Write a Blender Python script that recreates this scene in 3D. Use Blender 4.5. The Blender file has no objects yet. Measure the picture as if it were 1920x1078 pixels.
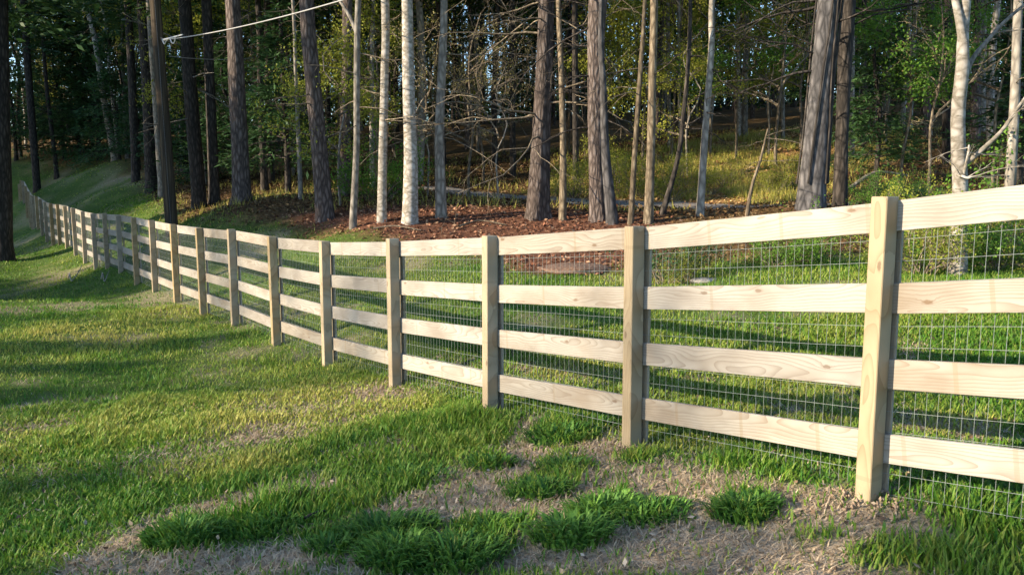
import bpy, math, random
import numpy as np
from mathutils import Vector, Matrix

# ------------------------------------------------------------------ camera, world, sun, exposure
SC = bpy.context.scene
COL = SC.collection
F, CX, CY, PITCH = 1500.0, 960.0, 539.0, math.radians(7.0)
EYE = 1.6
cam = bpy.data.cameras.new('camera')
cam.sensor_width = 36.0
cam.lens = 36.0 * F / 1920.0
cam.clip_start = 0.05
cam.clip_end = 2000.0
cam_o = bpy.data.objects.new('camera', cam)
COL.objects.link(cam_o)
cam_o.location = (0, 0, EYE)
cam_o.rotation_euler = (math.radians(90) - PITCH, 0, 0)
SC.camera = cam_o

SUN_AZ = math.radians(69.0)        # measured from straight behind the camera towards the left
SUN_EL = math.radians(19.0)
SDIR = Vector((-math.sin(SUN_AZ) * math.cos(SUN_EL), -math.cos(SUN_AZ) * math.cos(SUN_EL), math.sin(SUN_EL)))

world = bpy.data.worlds.new('World')
SC.world = world
world.use_nodes = True
wn = world.node_tree.nodes
wl = world.node_tree.links
sky = wn.new('ShaderNodeTexSky')
sky.sky_type = 'NISHITA'
sky.sun_disc = False
sky.sun_elevation = SUN_EL
sky.sun_rotation = math.radians(180.0) + SUN_AZ
sky.air_density = 1.0
sky.dust_density = 0.4
sky.ozone_density = 3.0
bgn = [n for n in wn if n.type == 'BACKGROUND'][0]
wl.new(sky.outputs['Color'], bgn.inputs['Color'])
bgn.inputs['Strength'].default_value = 0.15

sl = bpy.data.lights.new('sun', 'SUN')
sl.energy = 5.0
sl.angle = math.radians(0.6)
sl.color = (1.0, 0.83, 0.60)
sun_o = bpy.data.objects.new('sun', sl)
COL.objects.link(sun_o)
sun_o.rotation_euler = SDIR.to_track_quat('Z', 'Y').to_euler()

vs = SC.view_settings
vs.view_transform = 'Standard'
vs.look = 'None'
vs.exposure = 1.35
vs.gamma = 1.0
vs.use_curve_mapping = False
SC.render.engine = 'CYCLES'
cy = SC.cycles
cy.max_bounces = 3
cy.diffuse_bounces = 2
cy.glossy_bounces = 2
cy.transmission_bounces = 3
cy.use_denoising = True
cy.use_adaptive_sampling = True
cy.adaptive_threshold = 0.02

rng = np.random.default_rng(7)
random.seed(7)
V = Vector

# ------------------------------------------------------------------ projection helpers (photo pixel -> place)
def ray(u, v):
    a = (u - CX) / F
    b = (CY - v) / F
    c, s = math.cos(PITCH), math.sin(PITCH)
    y = b * s + c
    return a / y, (b * c - s) / y            # x and z per metre of depth

def P(u, v, d):
    a, b = ray(u, v)
    return V((a * d, d, EYE + b * d))

def to_uv(p):
    c, s = math.cos(PITCH), math.sin(PITCH)
    z = p[2] - EYE
    depth = p[1] * c - z * s
    up = p[1] * s + z * c
    return CX + F * p[0] / depth, CY - F * up / depth

# ------------------------------------------------------------------ terrain
H_POST = 1.42
# (u, v of the base, v of the top) of the fence posts as the photograph shows them
POST_PX = [(1627, 932, 371), (1184, 838, 421), (919, 773, 439), (741, 721, 450), (614, 683, 449), (518, 645, 441),
           (441, 613, 434), (380, 592, 428), (329, 565, 423), (288, 549, 418), (253, 536, 414), (224, 524, 410),
           (199, 512, 407), (176, 503, 405), (155, 493, 402), (138, 485, 400), (123, 478, 398), (110, 473, 396), (95, 468, 393),
           (84, 462, 390)]
def post_depth(vb, vt):
    return H_POST / (ray(0, vt)[1] - ray(0, vb)[1])
raw = np.array([post_depth(b, t) for (_, b, t) in POST_PX])
lat = np.array([ray(u, b)[0] for (u, b, _) in POST_PX])
# smooth: inverse depth as a cubic of the lateral direction
cf = np.polyfit(lat, 1.0 / raw, 3)
dep = 1.0 / np.polyval(cf, lat)
POSTS = []
for (u, b, t), d in zip(POST_PX, dep):
    vb = b
    p = P(u, vb, d)
    POSTS.append(p)
# re-space the far posts evenly along the curve
def respace(pts, start, step):
    out = list(pts[:start + 1])
    poly = pts[start:]
    acc = 0.0
    cur = poly[0]
    i = 1
    while i < len(poly):
        seg = poly[i] - cur
        L = math.hypot(seg.x, seg.y)
        if acc + L >= step:
            k = (step - acc) / L
            cur = cur + seg * k
            out.append(cur.copy())
            acc = 0.0
        else:
            acc += L
            cur = poly[i]
            i += 1
    return out
POSTS = respace(POSTS, 6, 1.72)
d01 = POSTS[0] - POSTS[1]
POSTS.insert(0, POSTS[0] + d01 * 1.02)
POSTS[0].z += 0.02
# the stretch beyond the bend climbs away up the hill
last = POSTS[-1]
turn = [P(66, 440, 33.5), P(58, 428, 36.5), P(48, 418, 39.5), P(40, 409, 43)]
FENCE_FAR = turn
prev = last
for q in turn:
    L = math.hypot(q.x - prev.x, q.y - prev.y)
    n = max(1, round(L / 1.75))
    for k in range(1, n + 1):
        POSTS.append(prev.lerp(q, k / n))
    prev = q

CTRL = []
for p in POSTS[:20] + POSTS[20::3]:
    CTRL.append((p.x, p.y, p.z))
def cp(u, v, d):
    p = P(u, v, d)
    CTRL.append((p.x, p.y, p.z))
CTRL.append((0, 0, 0.0)); CTRL.append((4, 0, 0.28)); CTRL.append((-4, 0, -0.18)); CTRL.append((0, -4, 0.1))
for a in [(960, 1078, 3.25), (0, 1078, 3.75), (500, 1078, 3.5), (1920, 1078, 2.95), (0, 700, 8.7), (0, 560, 14.6), (0, 470, 25),
          (-500, 600, 13), (400, 800, 6.35), (200, 600, 12.3),
          # behind the fence
          (1600, 700, 6.3), (1600, 560, 8.6), (1250, 600, 8.4), (1250, 520, 12), (1000, 600, 8.9), (1000, 500, 13.2), (800, 560, 11.2),
          (800, 470, 15.2), (600, 520, 14.5), (600, 440, 17.4), (1900, 620, 6.6), (1800, 516, 10.5), (1890, 482, 12), (2100, 480, 11),
          (1400, 470, 12.5), (1400, 420, 15.2), (1000, 440, 16), (1060, 408, 17.3), (1215, 418, 16), (1312, 404, 16.6), (1515, 390, 16.2),
          (1650, 400, 15.5), (768, 410, 17.2), (663, 418, 17), (605, 405, 18.6), (455, 378, 21.5), (322, 419, 20), (450, 425, 18.6), (200, 400, 27),
          (130, 372, 34), (300, 368, 30), (210, 296, 46), (60, 299, 48), (100, 330, 41), (300, 330, 38),
          # track and hillside
          (1500, 387, 20), (1300, 387, 21), (1150, 384, 21.6), (1000, 374, 22.5), (880, 364, 24), (760, 352, 27),
          (1300, 340, 26.5), (1600, 330, 25.5), (1300, 268, 34), (1600, 245, 34), (1900, 320, 24), (1900, 240, 34), (950, 338, 29), (750, 330, 33),
          (520, 305, 41), (420, 345, 32), (600, 340, 33), (950, 285, 42), (700, 290, 45)]:
    cp(*a)
for x, y, z in [(-45, 75, 6.5), (0, 75, 8.0), (45, 75, 11.0), (-90, 60, 4), (90, 60, 14), (0, 130, 11), (-120, 130, 8), (120, 130, 16),
                (-40, 20, -0.4), (-70, 0, -0.2), (-30, -20, 0.2), (30, -20, 1.2), (40, 10, 1.6), (20, 5, 0.9), (70, 20, 4), (0, -60, 1), (-60, -60, 0),
                (0, 400, 14), (300, 300, 16), (-300, 300, 10), (-400, 0, 0), (400, 0, 6), (0, -400, 0), (-300, -300, 0), (300, -300, 2)]:
    CTRL.append((x, y, z))
CT = np.array(CTRL)
# drop near-duplicates
keep = []
for i in range(len(CT)):
    if all(np.hypot(*(CT[i, :2] - CT[j, :2])) > 0.5 for j in keep):
        keep.append(i)
CT = CT[keep]
RC = 0.7
def kern(r2): return np.sqrt(r2 + RC * RC)
_d2 = ((CT[:, None, :2] - CT[None, :, :2]) ** 2).sum(-1)
_A = np.zeros((len(CT) + 1, len(CT) + 1))
_A[:-1, :-1] = kern(_d2) + np.eye(len(CT)) * 0.02
_A[:-1, -1] = 1; _A[-1, :-1] = 1
_W = np.linalg.solve(_A, np.concatenate([CT[:, 2], [0.0]]))

_lat = rng.random((256, 256))
def vnoise(x, y):
    x = np.asarray(x, float); y = np.asarray(y, float)
    xi = np.floor(x).astype(int); yi = np.floor(y).astype(int)
    fx = x - xi; fy = y - yi
    fx = fx * fx * (3 - 2 * fx); fy = fy * fy * (3 - 2 * fy)
    a = _lat[xi % 256, yi % 256]; b = _lat[(xi + 1) % 256, yi % 256]
    c = _lat[xi % 256, (yi + 1) % 256]; d = _lat[(xi + 1) % 256, (yi + 1) % 256]
    return (a * (1 - fx) + b * fx) * (1 - fy) + (c * (1 - fx) + d * fx) * fy
def fbm(x, y, o=3):
    s = 0; amp = 0.5; t = 0
    for k in range(o):
        s = s + amp * vnoise(x * 2 ** k + 17.3 * k, y * 2 ** k + 5.1 * k); t += amp; amp *= 0.5
    return s / t

def hraw(x, y):
    xf = x.ravel(); yf = y.ravel(); of = np.empty(xf.shape)
    for s in range(0, len(xf), 20000):
        xs = xf[s:s + 20000]; ys = yf[s:s + 20000]
        r2 = (xs[:, None] - CT[None, :, 0]) ** 2 + (ys[:, None] - CT[None, :, 1]) ** 2
        of[s:s + 20000] = kern(r2) @ _W[:-1] + _W[-1]
    return of.reshape(x.shape)
def hgt(x, y):
    x = np.atleast_1d(np.asarray(x, float)); y = np.atleast_1d(np.asarray(y, float))
    b = np.clip((np.hypot(x, y) - 11) / 12, 0.12, 1) * 1.3
    out = (hraw(x - b, y) + hraw(x + b, y) + hraw(x, y - b) + hraw(x, y + b)) * 0.25
    far = np.clip((np.hypot(x, y) - 14) / 20, 0, 1)
    out = out + (fbm(x * 0.9, y * 0.9) - 0.5) * 0.07 + (fbm(x * 0.25 + 9, y * 0.25) - 0.5) * 0.5 * far
    return out
def gz(x, y): return float(hgt(x, y)[0])
def G(u, v, dmin=2.0, dmax=90.0):
    """where the ray of a photo pixel meets the terrain"""
    a, b = ray(u, v)
    d = np.linspace(dmin, dmax, 1400)
    diff = EYE + b * d - hgt(a * d, d)
    idx = np.where((diff[:-1] > 0) & (diff[1:] <= 0))[0]
    i = idx[0] if len(idx) else len(d) - 2
    t = diff[i] / (diff[i] - diff[i + 1] + 1e-9)
    dd = d[i] + (d[i + 1] - d[i]) * min(max(t, 0), 1)
    return V((a * dd, dd, gz(a * dd, dd)))

# ------------------------------------------------------------------ scene-graph helpers
def link(o, parent=None):
    COL.objects.link(o)
    if parent is not None:
        o.parent = parent
    return o
def tag(o, label=None, cat=None, group=None, kind=None):
    if label: o['label'] = label
    if cat: o['category'] = cat
    if group: o['group'] = group
    if kind: o['kind'] = kind
    return o
def empty(name, loc=(0, 0, 0), rz=0.0, s=1.0):
    o = bpy.data.objects.new(name, None)
    o.empty_display_size = 0.2
    o.location = loc
    o.rotation_euler = (0, 0, rz)
    o.scale = (s, s, s)
    return link(o)
def mobj(name, me, parent=None, loc=None):
    o = bpy.data.objects.new(name, me)
    if loc is not None: o.location = loc
    return link(o, parent)

class MB:
    """collects triangles / quads into one mesh, with an optional colour per vertex"""
    def __init__(self):
        self.v = []; self.q = []; self.t = []; self.c = []; self.n = 0
    def add(self, v, quads=None, tris=None, col=None):
        v = np.asarray(v, float).reshape(-1, 3)
        if quads is not None and len(quads): self.q.append(np.asarray(quads, int) + self.n)
        if tris is not None and len(tris): self.t.append(np.asarray(tris, int) + self.n)
        self.v.append(v); self.n += len(v)
        if col is not None:
            col = np.asarray(col, float)
            if col.ndim == 1: col = np.tile(col, (len(v), 1))
            self.c.append(col)
    def box(self, lo, hi):
        x0, y0, z0 = lo; x1, y1, z1 = hi
        v = [(x0, y0, z0), (x1, y0, z0), (x1, y1, z0), (x0, y1, z0), (x0, y0, z1), (x1, y0, z1), (x1, y1, z1), (x0, y1, z1)]
        self.add(v, [(0, 3, 2, 1), (4, 5, 6, 7), (0, 1, 5, 4), (1, 2, 6, 5), (2, 3, 7, 6), (3, 0, 4, 7)])
    def tube(self, pts, rad, sides=6, cap=True, rough=None, seed=0):
        pts = np.asarray(pts, float); n = len(pts)
        rad = np.broadcast_to(np.asarray(rad, float), (n,))
        tan = np.gradient(pts, axis=0)
        tan /= np.linalg.norm(tan, axis=1)[:, None] + 1e-12
        ref = np.array([0, 0, 1.0]) if abs(tan[:, 2]).mean() < 0.75 else np.array([0, 1.0, 0])
        a = np.cross(tan, ref); a /= np.linalg.norm(a, axis=1)[:, None] + 1e-12
        b = np.cross(tan, a)
        th = np.arange(sides) / sides * 2 * math.pi
        R = rad[:, None] * np.ones((1, sides))
        if rough is not None:
            R = R * rough(np.arange(n)[:, None] * np.ones((1, sides)), th[None, :] * np.ones((n, 1)))
        v = pts[:, None, :] + R[:, :, None] * (np.cos(th)[None, :, None] * a[:, None, :] + np.sin(th)[None, :, None] * b[:, None, :])
        i = np.arange(n - 1)[:, None] * sides; j = np.arange(sides)[None, :]; j2 = (j + 1) % sides
        q = np.stack([i + j, i + j2, i + sides + j2, i + sides + j], -1).reshape(-1, 4)
        vv = v.reshape(-1, 3); tr = []
        if cap:
            vv = np.vstack([vv, pts[-1:] + tan[-1:] * rad[-1] * 0.3]); k = len(vv) - 1
            base = (n - 1) * sides
            tr = [(base + m, base + (m + 1) % sides, k) for m in range(sides)]
        self.add(vv, q, tr)
    def leaves(self, c, d, nrm, L, W, col=None):
        """diamond leaves: centre of base c, direction d, face normal nrm"""
        c = np.asarray(c, float); d = np.asarray(d, float)
        d = d / (np.linalg.norm(d, axis=1)[:, None] + 1e-9)
        s = np.cross(d, nrm); s /= np.linalg.norm(s, axis=1)[:, None] + 1e-9
        L = np.broadcast_to(L, (len(c),))[:, None]; W = np.broadcast_to(W, (len(c),))[:, None]
        v = np.stack([c, c + d * L * 0.45 + s * W * 0.5, c + d * L, c + d * L * 0.45 - s * W * 0.5], 1).reshape(-1, 3)
        q = np.arange(len(c))[:, None] * 4 + np.arange(4)[None, :]
        self.add(v, q, None, None if col is None else np.repeat(col, 4, axis=0))
    def mesh(self, name, mat, smooth=False):
        me = bpy.data.meshes.new(name)
        v = np.vstack(self.v)
        q = np.vstack(self.q) if self.q else np.zeros((0, 4), int)
        t = np.vstack(self.t) if self.t else np.zeros((0, 3), int)
        me.vertices.add(len(v)); me.vertices.foreach_set('co', v.astype(np.float32).ravel())
        nl = len(q) * 4 + len(t) * 3
        me.loops.add(nl)
        me.loops.foreach_set('vertex_index', np.concatenate([q.ravel(), t.ravel()]).astype(np.int32))
        me.polygons.add(len(q) + len(t))
        st = np.concatenate([np.arange(len(q)) * 4, len(q) * 4 + np.arange(len(t)) * 3]).astype(np.int32)
        me.polygons.foreach_set('loop_start', st)
        me.polygons.foreach_set('use_smooth', np.full(len(st), smooth))
        me.update(calc_edges=True)
        if self.c:
            c = np.vstack(self.c)
            if c.shape[1] == 3: c = np.hstack([c, np.ones((len(c), 1))])
            at = me.color_attributes.new('col', 'FLOAT_COLOR', 'POINT')
            at.data.foreach_set('color', c.astype(np.float32).ravel())
        if mat: me.materials.append(mat)
        return me

# ------------------------------------------------------------------ materials
def new_mat(name):
    m = bpy.data.materials.new(name)
    m.use_nodes = True
    nt = m.node_tree
    b = nt.nodes['Principled BSDF']
    return m, nt, b
def N(nt, t, **kw):
    n = nt.nodes.new(t)
    for k, v in kw.items():
        if k in ('operation', 'blend_type', 'data_type', 'attribute_type', 'attribute_name', 'feature', 'noise_dimensions', 'wave_type', 'bands_direction', 'clamp', 'use_clamp', 'interpolation', 'distance'):
            setattr(n, k, v)
        else:
            key = int(k[1:]) if k[0] == 'i' and k[1:].isdigit() else k
            n.inputs[key].default_value = v
    return n
def noise(nt, vec, scale, detail=3.0, rough=0.55, dist=0.0):
    n = N(nt, 'ShaderNodeTexNoise')
    n.inputs['Scale'].default_value = scale; n.inputs['Detail'].default_value = detail
    n.inputs['Roughness'].default_value = rough; n.inputs['Distortion'].default_value = dist
    if vec is not None: nt.links.new(vec, n.inputs['Vector'])
    return n.outputs['Fac']
def mathn(nt, op, a, b=None, c=None):
    n = nt.nodes.new('ShaderNodeMath'); n.operation = op
    for i, x in enumerate((a, b, c)):
        if x is None: continue
        if isinstance(x, (int, float)): n.inputs[i].default_value = x
        else: nt.links.new(x, n.inputs[i])
    return n.outputs[0]
def ramp(nt, fac, stops):
    n = nt.nodes.new('ShaderNodeValToRGB')
    e = n.color_ramp.elements
    while len(e) > 1: e.remove(e[-1])
    e[0].position = stops[0][0]; e[0].color = (*stops[0][1], 1)
    for p, c in stops[1:]:
        k = e.new(p); k.color = (*c, 1)
    nt.links.new(fac, n.inputs[0])
    return n.outputs[0]
def mixc(nt, fac, a, b, mode='MIX'):
    n = nt.nodes.new('ShaderNodeMix'); n.data_type = 'RGBA'; n.blend_type = mode
    for i, x in ((0, fac), (6, a), (7, b)):
        if isinstance(x, (int, float)): n.inputs[i].default_value = x
        elif isinstance(x, tuple): n.inputs[i].default_value = (*x, 1)
        else: nt.links.new(x, n.inputs[i])
    return n.outputs[2]
def scale_vec(nt, vec, s):
    n = nt.nodes.new('ShaderNodeVectorMath'); n.operation = 'MULTIPLY'
    nt.links.new(vec, n.inputs[0]); n.inputs[1].default_value = s
    return n.outputs[0]
def bump(nt, b, h, strength, dist):
    n = nt.nodes.new('ShaderNodeBump')
    n.inputs['Strength'].default_value = strength; n.inputs['Distance'].default_value = dist
    nt.links.new(h, n.inputs['Height']); nt.links.new(n.outputs[0], b.inputs['Normal'])
def objcoord(nt):
    return nt.nodes.new('ShaderNodeTexCoord').outputs['Object']
def objrand(nt):
    return nt.nodes.new('ShaderNodeObjectInfo').outputs['Random']

def wood_mat(name, light, dark, tint, upright=False):
    """sawn softwood: growth rings cut by the board, knots set per board, sticker marks"""
    m, nt, b = new_mat(name)
    co = objcoord(nt); rnd = objrand(nt)
    if upright:
        s0 = nt.nodes.new('ShaderNodeSeparateXYZ'); nt.links.new(co, s0.inputs[0])
        c0 = nt.nodes.new('ShaderNodeCombineXYZ')
        nt.links.new(s0.outputs[2], c0.inputs[0]); nt.links.new(s0.outputs[1], c0.inputs[1]); nt.links.new(s0.outputs[0], c0.inputs[2])
        co = c0.outputs[0]
    # every board gets its own piece of the pattern
    off = nt.nodes.new('ShaderNodeCombineXYZ')
    nt.links.new(mathn(nt, 'MULTIPLY', rnd, 37.0), off.inputs[0])
    nt.links.new(mathn(nt, 'MULTIPLY', rnd, 11.0), off.inputs[1])
    nt.links.new(mathn(nt, 'MULTIPLY', rnd, 23.0), off.inputs[2])
    add = nt.nodes.new('ShaderNodeVectorMath'); add.operation = 'ADD'
    nt.links.new(co, add.inputs[0]); nt.links.new(off.outputs[0], add.inputs[1])
    pv = add.outputs[0]
    sx = nt.nodes.new('ShaderNodeSeparateXYZ'); nt.links.new(co, sx.inputs[0])
    # knots
    knot_fac = None; bend = None
    for kn in ('knot_a', 'knot_b'):
        at = N(nt, 'ShaderNodeAttribute', attribute_type='OBJECT', attribute_name=kn)
        df = nt.nodes.new('ShaderNodeVectorMath'); df.operation = 'SUBTRACT'
        nt.links.new(co, df.inputs[0]); nt.links.new(at.outputs['Vector'], df.inputs[1])
        mu = nt.nodes.new('ShaderNodeVectorMath'); mu.operation = 'MULTIPLY'
        nt.links.new(df.outputs[0], mu.inputs[0]); mu.inputs[1].default_value = (0.5, 0.0, 1.25)
        ln = nt.nodes.new('ShaderNodeVectorMath'); ln.operation = 'LENGTH'
        nt.links.new(mu.outputs[0], ln.inputs[0])
        d = mathn(nt, 'ADD', ln.outputs['Value'], mathn(nt, 'MULTIPLY', mathn(nt, 'SUBTRACT', noise(nt, pv, 60, 2), 0.5), 0.012))
        k = mathn(nt, 'SMOOTH_MIN', 1.0, mathn(nt, 'DIVIDE', 0.010, mathn(nt, 'MAXIMUM', d, 0.001)), 0.3)
        k2 = mathn(nt, 'POWER', k, 4.0)
        bnd = mathn(nt, 'MULTIPLY', mathn(nt, 'POWER', 2.718, mathn(nt, 'MULTIPLY', d, -22.0)), 0.05)
        knot_fac = k2 if knot_fac is None else mathn(nt, 'MAXIMUM', knot_fac, k2)
        bend = bnd if bend is None else mathn(nt, 'ADD', bend, bnd)
    wob = mathn(nt, 'MULTIPLY', mathn(nt, 'SUBTRACT', noise(nt, scale_vec(nt, pv, (1.3, 1.3, 4.0)), 1.0, 2), 0.5), 0.16)
    wob2 = mathn(nt, 'MULTIPLY', mathn(nt, 'SUBTRACT', noise(nt, scale_vec(nt, pv, (3.0, 6.0, 14.0)), 1.0, 2), 0.5), 0.02)
    z0 = mathn(nt, 'MULTIPLY', mathn(nt, 'SUBTRACT', rnd, 0.5), 0.14)
    zz = mathn(nt, 'ADD', mathn(nt, 'ADD', mathn(nt, 'SUBTRACT', sx.outputs[2], z0), wob2), bend)
    dd = mathn(nt, 'ADD', mathn(nt, 'ADD', 0.06, wob), mathn(nt, 'MULTIPLY', sx.outputs[0], 0.03))
    r = mathn(nt, 'SQRT', mathn(nt, 'ADD', mathn(nt, 'MULTIPLY', zz, zz), mathn(nt, 'MULTIPLY', dd, dd)))
    ring = mathn(nt, 'FRACT', mathn(nt, 'MULTIPLY', r, 78.0))
    late = mathn(nt, 'POWER', ring, 3.0)
    fine = noise(nt, scale_vec(nt, pv, (6.0, 60.0, 160.0)), 1.0, 3)
    c = mixc(nt, mathn(nt, 'MULTIPLY', late, 0.75), light, dark)
    c = mixc(nt, mathn(nt, 'MULTIPLY', fine, 0.35), c, tint)
    blot = noise(nt, scale_vec(nt, pv, (2.2, 2.0, 5.0)), 1.0, 3)
    c = mixc(nt, ramp(nt, blot, [(0.42, (0, 0, 0)), (0.72, (0.6, 0.6, 0.6))]), c, dark)
    # sticker marks left by the drying stack, irregular
    st = mathn(nt, 'FRACT', mathn(nt, 'ADD', mathn(nt, 'MULTIPLY', sx.outputs[0], 2.1), mathn(nt, 'MULTIPLY', rnd, 7.0)))
    st = mathn(nt, 'LESS_THAN', mathn(nt, 'ABSOLUTE', mathn(nt, 'SUBTRACT', st, 0.5)), 0.022)
    st = mathn(nt, 'MULTIPLY', st, mathn(nt, 'GREATER_THAN', noise(nt, scale_vec(nt, pv, (1.6, 1, 1)), 1.0, 1), 0.52))
    c = mixc(nt, mathn(nt, 'MULTIPLY', st, 0.34), c, (0.20, 0.15, 0.09))
    c = mixc(nt, mathn(nt, 'MULTIPLY', knot_fac, 0.75), c, (0.12, 0.075, 0.045))
    hs = nt.nodes.new('ShaderNodeHueSaturation'); nt.links.new(c, hs.inputs['Color'])
    nt.links.new(mathn(nt, 'ADD', 0.84, mathn(nt, 'MULTIPLY', mathn(nt, 'FRACT', mathn(nt, 'MULTIPLY', rnd, 13.7)), 0.30)), hs.inputs['Value'])
    nt.links.new(mathn(nt, 'ADD', 0.75, mathn(nt, 'MULTIPLY', mathn(nt, 'FRACT', mathn(nt, 'MULTIPLY', rnd, 5.3)), 0.5)), hs.inputs['Saturation'])
    nt.links.new(hs.outputs[0], b.inputs['Base Color'])
    b.inputs['Roughness'].default_value = 0.62
    b.inputs['Specular IOR Level'].default_value = 0.3
    hh = mathn(nt, 'ADD', mathn(nt, 'MULTIPLY', late, 0.5), fine)
    bump(nt, b, hh, 0.35, 0.002)
    return m
M = {}
M['rail'] = wood_mat('rail_wood', (0.315, 0.295, 0.260), (0.15, 0.115, 0.085), (0.262, 0.250, 0.226))
M['post'] = wood_mat('post_wood', (0.345, 0.275, 0.175), (0.20, 0.14, 0.075), (0.29, 0.24, 0.16), True)
M['batten'] = wood_mat('batten_wood', (0.30, 0.25, 0.18), (0.18, 0.13, 0.08), (0.26, 0.22, 0.16), True)

def bark_mat(name, stops, vscale, ridge, bstr, bdist, blotch=None):
    m, nt, b = new_mat(name)
    co = objcoord(nt); rnd = objrand(nt)
    off = nt.nodes.new('ShaderNodeVectorMath'); off.operation = 'ADD'
    cm = nt.nodes.new('ShaderNodeCombineXYZ')
    for i in range(3): nt.links.new(mathn(nt, 'MULTIPLY', rnd, 31.0 + 7 * i), cm.inputs[i])
    nt.links.new(co, off.inputs[0]); nt.links.new(cm.outputs[0], off.inputs[1])
    pv = off.outputs[0]
    big = noise(nt, scale_vec(nt, pv, (2, 2, 0.7)), 1.0, 3)
    gr = noise(nt, scale_vec(nt, pv, vscale), 1.0, 5, 0.65)
    vo = N(nt, 'ShaderNodeTexVoronoi', feature='DISTANCE_TO_EDGE')
    nt.links.new(scale_vec(nt, pv, tuple(q * ridge for q in vscale)), vo.inputs['Vector'])
    vo.inputs['Scale'].default_value = 1.0
    crack = mathn(nt, 'MINIMUM', mathn(nt, 'MULTIPLY', vo.outputs['Distance'], 3.0), 1.0)
    f = mathn(nt, 'ADD', mathn(nt, 'MULTIPLY', gr, 0.6), mathn(nt, 'MULTIPLY', crack, 0.4))
    c = ramp(nt, f, stops)
    c = mixc(nt, mathn(nt, 'MULTIPLY', big, 0.6), c, mixc(nt, 0.5, c, (0.05, 0.05, 0.045)))
    if blotch:
        bl = noise(nt, scale_vec(nt, pv, blotch[1]), 1.0, 3, 0.6)
        c = mixc(nt, ramp(nt, bl, [(0.55, (0, 0, 0)), (0.66, (1, 1, 1))]), c, blotch[0])
    v = mathn(nt, 'ADD', 0.75, mathn(nt, 'MULTIPLY', rnd, 0.5))
    hs = nt.nodes.new('ShaderNodeHueSaturation'); nt.links.new(c, hs.inputs['Color']); nt.links.new(v, hs.inputs['Value'])
    nt.links.new(hs.outputs[0], b.inputs['Base Color'])
    b.inputs['Roughness'].default_value = 0.9
    b.inputs['Specular IOR Level'].default_value = 0.15
    bump(nt, b, f, bstr, bdist)
    return m
M['pine_bark'] = bark_mat('pine_bark', [(0.2, (0.020, 0.015, 0.014)), (0.5, (0.095, 0.073, 0.065)), (0.8, (0.19, 0.16, 0.15))], (14, 14, 4), 0.9, 0.9, 0.03)
M['grey_bark'] = bark_mat('grey_bark', [(0.25, (0.13, 0.115, 0.10)), (0.55, (0.27, 0.245, 0.21)), (0.8, (0.40, 0.37, 0.33))], (12, 12, 5), 0.8, 0.5, 0.01)
M['pale_bark'] = bark_mat('pale_bark', [(0.25, (0.17, 0.15, 0.12)), (0.5, (0.33, 0.30, 0.265)), (0.8, (0.45, 0.425, 0.39))], (9, 9, 12), 0.7, 0.4, 0.008, ((0.14, 0.125, 0.10), (7, 7, 13)))
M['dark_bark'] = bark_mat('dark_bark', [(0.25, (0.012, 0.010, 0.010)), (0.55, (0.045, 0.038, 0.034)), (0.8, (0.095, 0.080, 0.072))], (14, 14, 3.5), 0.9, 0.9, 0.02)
M['shaded_bark'] = bark_mat('shaded_bark', [(0.25, (0.025, 0.024, 0.026)), (0.55, (0.075, 0.071, 0.074)), (0.8, (0.135, 0.128, 0.13))], (12, 12, 4), 0.8, 0.7, 0.015)  # grey bark darkened: the shade on these trunks is put into the colour
M['brown_bark'] = bark_mat('brown_bark', [(0.25, (0.06, 0.045, 0.03)), (0.55, (0.16, 0.125, 0.085)), (0.8, (0.26, 0.215, 0.15))], (16, 16, 5), 0.8, 0.6, 0.01)
M['twig'] = bark_mat('twig_bark', [(0.25, (0.09, 0.07, 0.05)), (0.55, (0.20, 0.165, 0.12)), (0.8, (0.32, 0.27, 0.20))], (16, 16, 5), 0.8, 0.3, 0.004)

def leaf_mat(name, a, bcol, trans=0.35, attr=False, rough=0.6):
    m, nt, b = new_mat(name)
    rnd = objrand(nt)
    geo = nt.nodes.new('ShaderNodeNewGeometry')
    if attr:
        at = N(nt, 'ShaderNodeAttribute', attribute_name='col')
        c = at.outputs['Color']
    else:
        nf = noise(nt, geo.outputs['Position'], 1.7, 2)
        ri = geo.outputs['Random Per Island']
        f = mathn(nt, 'ADD', mathn(nt, 'MULTIPLY', nf, 0.6), mathn(nt, 'MULTIPLY', ri, 0.5))
        f = mathn(nt, 'ADD', f, mathn(nt, 'MULTIPLY', mathn(nt, 'SUBTRACT', rnd, 0.5), 0.4))
        c = mixc(nt, f, a, bcol)
    nt.links.new(c, b.inputs['Base Color'])
    b.inputs['Roughness'].default_value = rough
    b.inputs['Specular IOR Level'].default_value = 0.25
    tr = nt.nodes.new('ShaderNodeBsdfTranslucent'); nt.links.new(c, tr.inputs['Color'])
    mx = nt.nodes.new('ShaderNodeMixShader'); mx.inputs[0].default_value = trans
    nt.links.new(b.outputs[0], mx.inputs[1]); nt.links.new(tr.outputs[0], mx.inputs[2])
    out = [n for n in nt.nodes if n.type == 'OUTPUT_MATERIAL'][0]
    nt.links.new(mx.outputs[0], out.inputs['Surface'])
    return m
M['needles'] = leaf_mat('pine_needles', (0.014, 0.038, 0.015), (0.042, 0.095, 0.028), 0.25)
M['hemlock'] = leaf_mat('hemlock_needles', (0.020, 0.055, 0.022), (0.060, 0.13, 0.040), 0.25)
M['spring'] = leaf_mat('spring_leaves', (0.14, 0.19, 0.022), (0.34, 0.35, 0.05), 0.45)
M['green_leaf'] = leaf_mat('green_leaves', (0.05, 0.14, 0.018), (0.15, 0.28, 0.035), 0.4)
M['bud'] = leaf_mat('bud_leaves', (0.16, 0.15, 0.05), (0.28, 0.25, 0.10), 0.35)
M['grass'] = leaf_mat('grass_blades', None, None, 0.35, attr=True, rough=0.55)
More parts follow.
